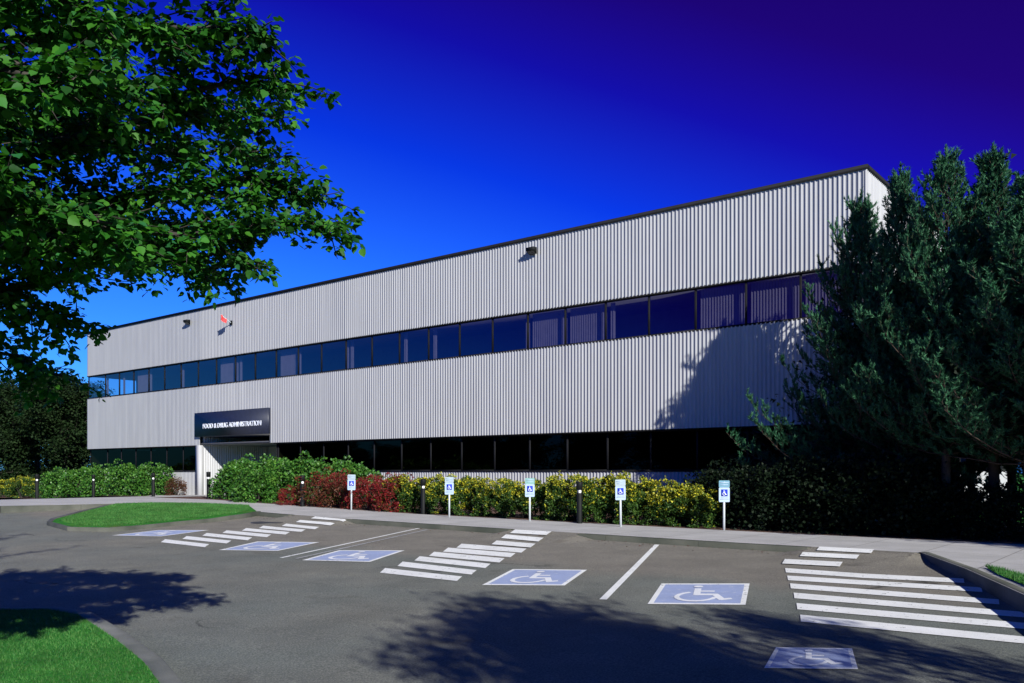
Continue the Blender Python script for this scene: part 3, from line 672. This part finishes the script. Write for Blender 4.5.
def make_shrub(name, md, x, y, z, rz, sc, label, cat, group):
    fo, st, mats = md
    r = empty(name, (x, y, z), rz); r.scale = sc if hasattr(sc, '__len__') else (sc,)*3
    if len(fo.materials) == 0:
        for m in mats: fo.materials.append(m)
        st.materials.append(M['bark'])
    a = bpy.data.objects.new('foliage', fo); COL.objects.link(a); a.parent = r
    b = bpy.data.objects.new('stems', st); COL.objects.link(b); b.parent = r
    return tag(r, label, cat, group)
def pz(px, d):                                     # plan point in a direction px at facade distance d
    a = (px-512)/FOC; k = CX*(-NX)+CY*(-NY); t = (k-d)/(-(NX*a)-NY); return a*t, t
YH = [shrub_mesh(10+i, .98, .66, 1.36, 13000, .062, [M['hedge'], M['yellow']], True, boxy=.95) for i in range(3)]
YL = ['just right of the red shrub', 'behind the second bollard', 'behind the second parking sign', 'just right of the second parking sign', 'midway between the second and third parking signs', 'behind the third parking sign',
      'between the third parking sign and the tall bollard', 'behind the tall bollard', 'between the tall bollard and the fourth parking sign', 'behind the fourth parking sign', 'just right of the fourth parking sign', 'near the right end of the hedge', 'last before the dark shrubs']
for i, px in enumerate([404, 428, 452, 477, 502, 526, 551, 577, 602, 624, 650, 675, 694]):
    x, y = pz(px, 5.72+.08*math.sin(i*2.1)); k = rng.uniform(.93, 1.08)
    make_shrub('yellow_shrub', YH[i % 3], x, y, zwalk(x, y), BROT+rng.choice((0, math.pi))+rng.uniform(-.2, .2), (k, k, k*(1.0 if i < 11 else .93)*(1.06 if i in (8, 9) else 1)), 'yellow flecked hedge shrub '+YL[i], 'shrub', 'yellow and green hedge shrubs')
RB = shrub_mesh(30, .95, .8, 1.35, 5200, .058, [M['redbrown'], M['redleaf']], True, boxy=.6); RR = shrub_mesh(31, .9, .8, 1.3, 5200, .058, [M['redleaf'], M['redleaf']], boxy=.6)
for px, d, md, k, lb in ((291.5, 6.5, RR, .62, 'small red shrub left of the large russet shrub'), (325, 6.2, RB, 1.08, 'large russet red shrub left of the first parking sign'), (345, 5.9, RB, 1.05, 'russet shrub right behind the first parking sign'), (368, 6.0, RR, 1.0, 'bright red shrub right of the first parking sign'), (390, 6.0, RR, 1.08, 'bright red shrub at the left end of the yellow hedge')):
    x, y = pz(px, d); make_shrub('burning_bush', md, x, y, zwalk(x, y), rng.uniform(0, 6), k, lb, 'shrub', 'red autumn shrubs')
RHm = [shrub_mesh(40+i, 1.25, 1.1, 1.78, 5200, .125, [M['rhodo']], boxy=.4, lumps=11, csz=.24) for i in range(2)]
for i, (px, d, k, lb) in enumerate(((234, 5.0, .78, 'beside the entrance corner bollard'), (246, 5.0, 1.0, 'before the entrance door'), (272, 4.6, 1.04, 'below the right end of the canopy'), (298, 4.6, 1.05, 'behind the third bollard'), (326, 4.0, 1.0, 'behind the large russet shrub'), (352, 3.8, .98, 'behind the first parking sign'), (258, 6.2, .78, 'in front row left of the small red shrub'))):
    x, y = pz(px, d); make_shrub('rhododendron', RHm[i % 2], x, y, zwalk(x, y), rng.uniform(0, 6), k, 'broad leaved green shrub '+lb, 'shrub', 'green shrubs by the entrance')
for i, (px, d, k, lb) in enumerate(((60, 1.6, 1.02, 'at the left end of the far hedge'), (82, 1.6, 1.0, 'behind the second bollard from the left'), (106, 1.5, .98, 'right of the second bollard from the left'), (130, 1.4, 1.0, 'in the far hedge left of its last bollard'), (152, 1.2, .96, 'behind the last bollard of the far hedge'))):
    x, y = pz(px, d); make_shrub('green_shrub', RHm[i % 2], x, y, zwalk(x, y), rng.uniform(0, 6), (k*1.05, k, k*1.06), 'bushy green shrub '+lb, 'shrub', 'green hedge left of the entrance')
x, y = pz(22, 2.4); make_shrub('yellow_shrub', YH[0], x, y, zwalk(x, y), 0, (1.15, 1.1, 1.15), 'yellow green shrub behind the farthest left bollard', 'shrub', 'yellow shrubs at the far left')
x, y = pz(2, 2.0); make_shrub('yellow_shrub', YH[1], x, y, zwalk(x, y), 0, (1.1, 1.1, .95), 'dull yellow shrub at the left edge of the photo', 'shrub', 'yellow shrubs at the far left')
x, y = pz(176, 1.0); make_shrub('round_shrub', shrub_mesh(60, .55, .55, 1.15, 4200, .05, [M['redbrown']], boxy=.9, lumps=14), x, y, zwalk(x, y), 0, 1.0, 'clipped brownish round shrub at the right end of the far hedge', 'shrub', None)
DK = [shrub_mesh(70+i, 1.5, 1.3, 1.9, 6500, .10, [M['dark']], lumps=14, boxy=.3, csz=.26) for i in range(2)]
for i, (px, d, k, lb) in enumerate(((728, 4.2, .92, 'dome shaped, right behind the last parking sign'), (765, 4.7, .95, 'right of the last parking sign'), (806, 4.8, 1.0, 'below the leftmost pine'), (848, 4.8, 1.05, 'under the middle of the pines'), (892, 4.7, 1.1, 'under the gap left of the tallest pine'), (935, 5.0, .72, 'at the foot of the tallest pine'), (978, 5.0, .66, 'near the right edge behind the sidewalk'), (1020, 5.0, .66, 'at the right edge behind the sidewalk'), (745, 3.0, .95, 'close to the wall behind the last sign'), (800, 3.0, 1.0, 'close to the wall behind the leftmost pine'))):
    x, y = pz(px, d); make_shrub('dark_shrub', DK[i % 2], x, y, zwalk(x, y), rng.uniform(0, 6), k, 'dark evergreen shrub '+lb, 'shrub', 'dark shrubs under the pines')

# ------------------------------------------------------------------ pines
NEED = None
def pine_mesh(seed, h, rad, start=.35, ex=.62):
    rs = np.random.RandomState(seed); wood = MB(); leaf = MB()
    bend = rs.uniform(-.12, .12, 2)
    ax = lambda z: np.array([bend[0]*math.sin(z/h*3), bend[1]*math.sin(z/h*2.5), z])
    wood.tube([tuple(ax(h*i/8)) for i in range(9)], [.13*(1-i/8.6)+.012 for i in range(9)], 8)
    P = []; D = []
    z = start; k = 0
    while z < h-.25:
        f = z/h; n = 5 if f < .8 else 4
        tier = (1.15, .78, 1.0)[k % 3]
        for i in range(n):
            az = k*1.1+i*2*math.pi/n+rs.uniform(-.25, .25)
            Lm = rad*min(1, (1-f)**ex*1.10)*rs.uniform(.5, 1.22)*tier+.16
            if f < .12 and start < 1: Lm *= .8
            el = math.radians(8+52*f**1.3+rs.uniform(-8, 8)); hd = np.array([math.cos(az), math.sin(az), 0])
            p = ax(z); pts = [p]; m = max(3, int(Lm/.3)); st = Lm/m; dirs = []
            for j in range(m):
                e = el+math.radians(46)*(j/m)**2.2; dv = hd*math.cos(e)+np.array([0, 0, math.sin(e)])+rs.normal(size=3)*.07
                dv /= np.linalg.norm(dv); p = p+dv*st; pts.append(p); dirs.append(dv)
            wood.tube([tuple(q) for q in pts], [max(.006, .035*(1-j/(m+.3))*(1-f*.5)) for j in range(m+1)], 4, cap=False)
            P.append(pts[-1]); D.append(dirs[-1]+np.array([0, 0, .35]))
            for j in range(1, m+1):
                if j/m < .12: continue
                for sgn in (-1, 1):
                    if rs.uniform() < .04: continue
                    Ls = (.26+.46*(1-j/m)*min(1, Lm/1.5))*rs.uniform(.6, 1.4); side = np.cross(dirs[j-1], [0, 0, 1]); side /= np.linalg.norm(side)+1e-6
                    dv = dirs[j-1]*.7+side*sgn*rs.uniform(.4, .95)+np.array([0, 0, rs.uniform(.15, .95)]); dv /= np.linalg.norm(dv)
                    q = pts[j]; wood.tube([tuple(q), tuple(q+dv*Ls)], [.010, .004], 3, cap=False)
                    ns = max(2, int(Ls/.12))
                    for t in range(ns):
                        P.append(q+dv*Ls*(t+.7)/ns); D.append(dv*.6+np.array([0, 0, .55])+rs.normal(size=3)*.3)
        z += rs.uniform(.26, .42)*(1.0 if f < .75 else .8); k += 1
    for t in range(9): P.append(ax(h+.25-.11*t)); D.append(np.array([0, 0, 1.])+rs.normal(size=3)*.12)
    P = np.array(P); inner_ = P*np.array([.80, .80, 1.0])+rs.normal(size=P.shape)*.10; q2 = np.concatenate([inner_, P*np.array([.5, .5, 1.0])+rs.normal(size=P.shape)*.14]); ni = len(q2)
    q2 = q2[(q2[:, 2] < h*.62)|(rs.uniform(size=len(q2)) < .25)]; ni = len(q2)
    iv = np.stack([q2+rand_unit(rs, ni)*.10, q2+rand_unit(rs, ni)*.10, q2+rand_unit(rs, ni)*.10], 1).reshape(-1, 3); leaf.add(iv, np.arange(len(iv)).reshape(-1, 3), 1)  # dark filler triangles added inside the crown to block the sun
    D = np.array(D); D /= np.linalg.norm(D, axis=1, keepdims=True); n = len(P); nn = 34
    Ls = rs.uniform(.12, .36, n)
    t = rs.uniform(0, 1, (n, nn)); base = P[:, None]+D[:, None]*(t*Ls[:, None])[..., None]
    rv = rand_unit(rs, n*nn).reshape(n, nn, 3); dv = rv*.7+D[:, None]*.95; dv /= np.linalg.norm(dv, axis=2, keepdims=True)
    ln = rs.uniform(.08, .135, (n, nn, 1)); sd_ = np.cross(dv, rand_unit(rs, n*nn).reshape(n, nn, 3)); sd_ /= np.linalg.norm(sd_, axis=2, keepdims=True)
    V = np.stack([base-sd_*.014, base+sd_*.014, base+dv*ln], 2).reshape(-1, 3); leaf.add(V, np.arange(len(V)).reshape(-1, 3))
    return wood.mesh('trunk'), leaf.mesh('crown')
PM = [pine_mesh(1, 9.7, 3.5, .35, .92), pine_mesh(2, 10.6, 2.9, 2.3, .95), pine_mesh(3, 10.6, 3.3, 2.3, .9)]
def pine_tree(x, y, i, sc, rz, label):
    r = empty('pine_tree', (x, y, zwalk(x, y)-.05), rz); r.scale = sc; w, l = PM[i]
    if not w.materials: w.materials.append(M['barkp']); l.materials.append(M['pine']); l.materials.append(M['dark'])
    for nm, me in (('trunk', w), ('crown', l)):
        o = bpy.data.objects.new(nm, me); COL.objects.link(o); o.parent = r
    return tag(r, label, 'tree', 'pines at the right end of the building')
x, y = pz(862, 2.5); pine_tree(x, y, 0, (1, 1, .99), .4, 'leftmost pine, bluish green, spreading in front of the building corner')
x, y = pz(899, 3.6); pine_tree(x, y, 1, (.85, .85, .93), 1.9, 'slim pine just right of the white building corner')
x, y = pz(946, 4.6); pine_tree(x, y, 2, (.92, .92, .92), 3.1, 'tallest pine with a double pointed top, second spire left of the right edge')
x, y = pz(996, 4.2); pine_tree(x, y, 1, (1.05, 1.05, .91), 4.0, 'tall narrow topped pine near the right edge')
x, y = pz(1032, 5.6); pine_tree(x, y, 1, (1.1, 1.1, .80), 5.0, 'pine cut by the right edge of the photo')
x, y = pz(924, 1.5); pine_tree(x, y, 0, (.85, .85, .9), 2.0, 'pine hidden deep behind the others, close to the side wall')
x, y = pz(972, .5); pine_tree(x, y, 2, (.85, .85, .9), .7, 'rear pine between the tallest one and its right neighbour')
x, y = pz(1012, 1.0); pine_tree(x, y, 2, (1, 1, .84), 2.7, 'rear pine at the right edge, behind the tall narrow topped one')
for i, (x, y, sc) in enumerate(((14.6, 20.5, 1.0), (16.8, 17.5, 1.08), (19.5, 20.5, 1.1), (18.0, 24.5, 1.0), (13.9, 17.0, .86))):  # last pine stands out of view, added to shade the dark shrubs
    pine_tree(x, y, i % 3, (sc*1.15, sc*1.15, sc), i*1.3, ['nearest pine outside the right edge', 'large pine outside the right edge casting shade', 'far right pine outside the frame', 'pine outside the frame behind the sidewalk', 'slim unseen pine added outside the right edge to shade the dark shrubs'][i])

# ------------------------------------------------------------------ broadleaf trees
def limb_path(rs, p, d, Lm, n, up=.0, wob=.12):
    pts = [np.array(p, float)]; d = np.array(d, float); d /= np.linalg.norm(d)
    for i in range(n):
        d = d+rs.normal(size=3)*wob+np.array([0, 0, up]); d /= np.linalg.norm(d); pts.append(pts[-1]+d*Lm/n)
    return pts
def broad_mesh(seed, h, R_, base, nleaf, size, tmpl=LEAF_Q):
    rs = np.random.RandomState(seed); wood = MB(); leaf = MB()
    tr = limb_path(rs, (0, 0, -.1), (0, 0, 1), h*.8, 8, .15, .05); wood.tube([tuple(p) for p in tr], [h*.022*(1-i/9.5) for i in range(9)], 8)
    clumps = []; nl = 26
    for i in range(nl):
        f = rs.uniform(0, 1); zz = base*.75+(h*.8-base*.75)*f; p = np.array([np.interp(zz, [q[2] for q in tr], [q[a] for q in tr]) for a in range(3)])
        az = i*2.4+rs.uniform(-.3, .3); rr = R_*math.sqrt(max(.1, 1-((f-.35)/.75)**2))*rs.uniform(.65, 1.05)
        pts = limb_path(rs, p, (math.cos(az), math.sin(az), .25+.7*f), rr, 6, .03, .14); wood.tube([tuple(q) for q in pts], [.05*(1-j/6.5)*h/9+.004 for j in range(7)], 5, cap=False)
        for j in range(2, 7):
            clumps.append((pts[j], .28+.10*R_*rs.uniform(.5, 1.2)))
            for _ in range(2):
                q = limb_path(rs, pts[j], rand_unit(rs, 1)[0]+np.array([0, 0, .2]), R_*.3*rs.uniform(.4, 1), 3); wood.tube([tuple(a) for a in q], [.014, .009, .006, .003], 3, cap=False); clumps.append((q[-1], .2+.09*R_*rs.uniform(.5, 1.3)))
    C = np.array([c[0] for c in clumps]); r = np.array([c[1] for c in clumps]); idx = rs.randint(len(C), size=nleaf)
    d = rand_unit(rs, nleaf); P = C[idx]+d*(r[idx]*rs.uniform(.15, 1, nleaf)**.5)[:, None]*np.array([1.2, 1.2, .75])
    add_leaves(leaf, P, d+rand_unit(rs, nleaf)*.8+np.array([0, 0, -.3]), rand_unit(rs, nleaf)*.6+np.array([0, 0, 1.]), size*rs.uniform(.7, 1.3, nleaf), tmpl)
    return wood.mesh('trunk'), leaf.mesh('crown')
def broad_tree(md, x, y, z, rz, sc, mat, label, group, name='broadleaf_tree'):
    r = empty(name, (x, y, z), rz); r.scale = sc if hasattr(sc, '__len__') else (sc,)*3; w, l = md
    if not w.materials: w.materials.append(M['bark']); l.materials.append(mat)
    for nm, me in (('trunk', w), ('crown', l)):
        o = bpy.data.objects.new(nm, me); COL.objects.link(o); o.parent = r
    return tag(r, label, 'tree', group)
BG = [broad_mesh(100+i, 10, 3.6, .8, 26000, .20) for i in range(2)]
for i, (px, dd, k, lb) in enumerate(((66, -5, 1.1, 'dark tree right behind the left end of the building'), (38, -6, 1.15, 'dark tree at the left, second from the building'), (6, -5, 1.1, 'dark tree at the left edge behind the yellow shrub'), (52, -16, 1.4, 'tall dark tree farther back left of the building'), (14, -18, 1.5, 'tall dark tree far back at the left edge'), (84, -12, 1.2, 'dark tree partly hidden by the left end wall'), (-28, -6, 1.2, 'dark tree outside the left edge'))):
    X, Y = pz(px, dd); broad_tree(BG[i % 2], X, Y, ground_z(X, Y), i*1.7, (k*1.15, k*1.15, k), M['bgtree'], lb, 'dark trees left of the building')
# trees across the drive that the glass mirrors
for i in range(27):
    s, d = 2+i*4.6, 56+3*math.sin(i*1.9); X, Y = xy(s, d)
    if math.hypot(X, Y) < 16 : continue
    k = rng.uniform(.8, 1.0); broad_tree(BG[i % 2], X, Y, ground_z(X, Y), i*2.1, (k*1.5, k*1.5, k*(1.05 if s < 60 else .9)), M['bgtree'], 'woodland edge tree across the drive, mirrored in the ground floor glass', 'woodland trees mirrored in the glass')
# street tree behind the camera on the right that shades the asphalt
ST = broad_mesh(207, 8.2, 3.0, 3.6, 30000, .13)
broad_tree(ST, 7.1, -2.55, zlot(7.1, -2.55), .7, (.80, .85, 1), M['shade'], 'street tree outside the frame whose shade falls across the asphalt', None, 'street_tree')

ST2 = broad_mesh(209, 7.0, 1.7, 3.9, 4200, .13)
broad_tree(ST2, 8.75, -.15, zlot(8.75, -.15), 2.9, (.62, .62, 1), M['shade'], 'thin young street tree outside the frame shading the nearest parking symbol', None, 'street_tree')
RT = broad_mesh(311, 9.2, 3.0, 4.2, 17000, .16)
for i, (X, Y) in enumerate(((15.2, 13.2), (19.0, 13.2), (21.5, 16))):
    broad_tree(RT, X, Y, zwalk(X, Y), i*2.2, 1.0, M['shade'], ['street tree just outside the right edge shading the dark shrubs', 'second street tree outside the right edge', 'third street tree outside the right edge'][i], 'street trees outside the right edge', 'street_tree')

# the maple whose branches hang in from the left
def maple():
    rs = np.random.RandomState(11); bx, by = -6.4, 4.6; bz = lawn_z(bx, by); r = empty('maple_tree', (bx, by, bz)); O = np.array([bx, by, bz])
    tag(r, 'large green maple tree overhanging from the upper left corner', 'tree')
    wood = MB(); leaf = MB(); tr = [np.array([0, 0, -.1]), np.array([.05, 0, 1.2]), np.array([0, .1, 2.4]), np.array([.1, .1, 4]), np.array([0, .2, 6]), np.array([.15, .2, 9.8])]
    wood.tube([tuple(p) for p in tr], [.2, .17, .15, .12, .08, .03], 10)
    limbs = [
     ([(-250, 240, 5.4), (-60, 245, 5.8), (70, 238, 6.0), (180, 228, 6.2), (280, 222, 6.3), (340, 228, 6.3)], 1.0),
     ([(60, 205, 6.4), (180, 190, 6.4), (260, 182, 6.4), (318, 198, 6.4)], 1.0),
     ([(-200, 230, 5.6), (-40, 225, 5.6), (40, 232, 5.6), (110, 258, 5.7)], 1.0),
     ([(-200, 300, 6.2), (-40, 300, 6.6), (40, 285, 6.8), (110, 258, 6.9), (160, 250, 7), (200, 262, 7), (228, 282, 7)], .6),
     ([(-150, 180, 5.8), (0, 165, 6), (100, 130, 6), (190, 96, 6), (250, 78, 6), (286, 84, 6)], 1.1),
     ([(-150, 60, 5.5), (0, 45, 5.5), (110, 30, 5.5), (190, 24, 5.6), (262, 30, 5.6)], 1.2),
     ([(-200, 300, 7), (-60, 335, 7), (10, 355, 7.2), (62, 376, 7.2)], 1.0),
     ([(-160, 130, 7.4), (0, 125, 7.5), (90, 140, 7.5), (190, 150, 7.5), (270, 150, 7.5)], 1.0),
     ([(-200, 200, 4.9), (-80, 205, 5), (30, 215, 5), (120, 225, 5.2)], 1.0),
     ([(-200, -80, 5.5), (0, -90, 5.5), (150, -60, 5.5), (240, -30, 5.5)], 1.0),
     ([(-200, 90, 4.6), (-60, 85, 4.6), (40, 80, 4.6), (110, 70, 4.7)], 1.2),
     ([(-260, 10, 5.2), (-100, 0, 5.0), (20, -10, 5.0), (90, 5, 5.0)], 1.3),
     ([(-200, 250, 6.6), (-60, 262, 6.6), (20, 300, 6.6), (76, 322, 6.7)], 1.0),
     ([(-150, 220, 8.2), (0, 205, 8.2), (90, 215, 8.2), (180, 225, 8.0), (270, 235, 8.0)], .9),
     ([(-200, 150, 6.6), (-40, 140, 6.6), (30, 120, 6.6), (80, 105, 6.6)], 1.2),
     ([(0, 60, 6.6), (120, 90, 6.8), (230, 110, 6.8), (276, 118, 6.8)], .9),
     ([(-300, 190, 4.6), (-140, 200, 4.5), (-70, 190, 4.5), (-20, 170, 4.5)], 1.2),
     ([(-330, 140, 5.2), (-180, 130, 5.0), (-90, 120, 5.0), (-30, 110, 5)], 1.2),
     ([(120, 240, 6.2), (200, 252, 6.4), (262, 262, 6.4)], .7),
    ]
    paths = []
    for pl, dens in limbs:
        pts = [np.array(W(p[0], p[1], p[2]*.94))-O for p in pl]; zz = max(1.9, min(6.5, pts[0][2]-.9)); start = np.array([.05, .1, zz])
        pts = [start]+pts; fine = []
        for a, b in zip(pts, pts[1:]):
            for t in (0, .33, .66): fine.append(a*(1-t)+b*t+rs.normal(size=3)*.025)
        fine.append(pts[-1]); paths.append((fine, dens, 3))
    for i in range(38):                               # the rest of the crown, away from the frame
        f = rs.uniform(0, 1); az = rs.uniform(1.9, 5.6) if f < .55 else rs.uniform(0, 6.28); zz = 2.6+6.6*f; Lm = 3.4*math.sqrt(max(.15, 1-((f-.3)/.8)**2))*rs.uniform(.8, 1.1)
        paths.append((limb_path(rs, (.05, .1, zz), (math.cos(az), math.sin(az), .3+.5*f), Lm, 9, .02, .12), .8, 1))
    P, A, Nn = [], [], []
    for fine, dens, st in paths:
        k = len(fine); wood.tube([tuple(p) for p in fine], [.034*(1-j/(k+.2))+.004 for j in range(k)], 5, cap=False)
        cum = sum(np.linalg.norm(fine[j+1]-fine[j]) for j in range(k-1))
        for j in range(2, k):
            seg = np.linalg.norm(fine[j]-fine[j-1]); nt_ = max(1, int(round(seg*(34 if st == 3 else 15)*dens)))
            fwd = (fine[j]-fine[j-1])/(seg+1e-6)
            for _ in range(nt_):
                p = fine[j-1]+(fine[j]-fine[j-1])*rs.uniform(); tip = j/k
                d = rand_unit(rs, 1)[0]*np.array([1, 1, .55])+fwd*.7; Lt = rs.uniform(.25, .72)*(1.15-.65*tip)*(.55+.45*dens)
                q = limb_path(rs, p, d, Lt, 4, -.06, .14); wood.tube([tuple(a) for a in q], [.008, .006, .005, .004, .002], 3, cap=False)
                nlv = int(Lt*(84 if st == 3 else 24))+3
                for _l in range(nlv):
                    t = rs.uniform(.1, 1)*4; i0 = min(3, int(t)); b = q[i0]+(q[i0+1]-q[i0])*(t-i0); ld = rand_unit(rs, 1)[0]*np.array([1, 1, .4])+np.array([0, 0, -.35])+d*.3
                    P.append(b+rs.normal(size=3)*.02+ld*.03); A.append(ld); Nn.append(np.array([.1, -.35, 1.])+rs.normal(size=3)*.5)
    P, A, Nn = np.array(P), np.array(A), np.array(Nn); print('maple leaves', len(P))
    add_leaves(leaf, P, A, Nn, .053*rs.uniform(.65, 1.25, len(P)), LEAF_B)
    wood.build('trunk', M['bark'], r, True); leaf.build('crown', M['maple'], r)
maple()

# ------------------------------------------------------------------ grass blades on the lawns
def blades(name, poly, zf, n, h, w, seed, label, box):
    rs = np.random.RandomState(seed); pts = rs.uniform(size=(n, 2))*np.array([box[2]-box[0], box[3]-box[1]])+np.array([box[0], box[1]])
    poly = np.array(poly); ins = np.zeros(n, bool); j = len(poly)-1
    for i in range(len(poly)):
        xi, yi = poly[i]; xj, yj = poly[j]; c = ((yi > pts[:, 1]) != (yj > pts[:, 1])) & (pts[:, 0] < (xj-xi)*(pts[:, 1]-yi)/(yj-yi+1e-12)+xi); ins ^= c; j = i
    pts = pts[ins]; m = len(pts); z = np.array([zf(a, b) for a, b in pts]); B = np.column_stack([pts, z])
    az = rs.uniform(0, 6.28, m); sdv = np.column_stack([np.cos(az), np.sin(az), np.zeros(m)])*w; ln = rs.normal(size=(m, 3))*.4*h; ln[:, 2] = h*rs.uniform(.6, 1.2, m)
    V = np.stack([B-sdv, B+sdv, B+ln], 1).reshape(-1, 3); mb = MB(); mb.add(V, np.arange(3*m).reshape(-1, 3)); o = mb.build(name, M['blade']); tag(o, label, 'grass', kind='stuff')
blades('lawn_grass', inner+[(-2.3, 5), (-11, 5), (-11, inner[0][1])], lawn_z, 220000, .032, .0035, 1, 'short green grass of the lawn in the lower left corner', (-11, 5, 0, 15))
blades('island_grass', ipg, up(island_z, -.012), 60000, .06, .010, 2, 'mown green grass on the kerbed island before the entrance', (min(p[0] for p in ipg), min(p[1] for p in ipg), max(p[0] for p in ipg), max(p[1] for p in ipg)))
blades('strip_grass', gp, up(zwalk, .02), 16000, .07, .006, 3, 'green grass strip beside the kerb at the right edge', (min(p[0] for p in gp), min(p[1] for p in gp), max(p[0] for p in gp), max(p[1] for p in gp)))
# fallen leaves
rs = np.random.RandomState(9); mb = MB(); n = 260
s_, d_ = rs.uniform(-2, 26, n), KD+.15+np.abs(rs.normal(size=n))*.5
Pp = np.array([(*xy(a, b), 0) for a, b in zip(s_, d_)]); Pp[:, 2] = [zlot(p[0], p[1])+.012 for p in Pp]
add_leaves(mb, Pp, rand_unit(rs, n)*np.array([1, 1, .1]), np.tile([0, 0, 1.], (n, 1))+rs.normal(size=(n, 3))*.2, .05, LEAF_S)
o = mb.build('fallen_leaves', M['redbrown']); tag(o, 'scattered brown fallen leaves along the kerb', 'leaves', kind='stuff')
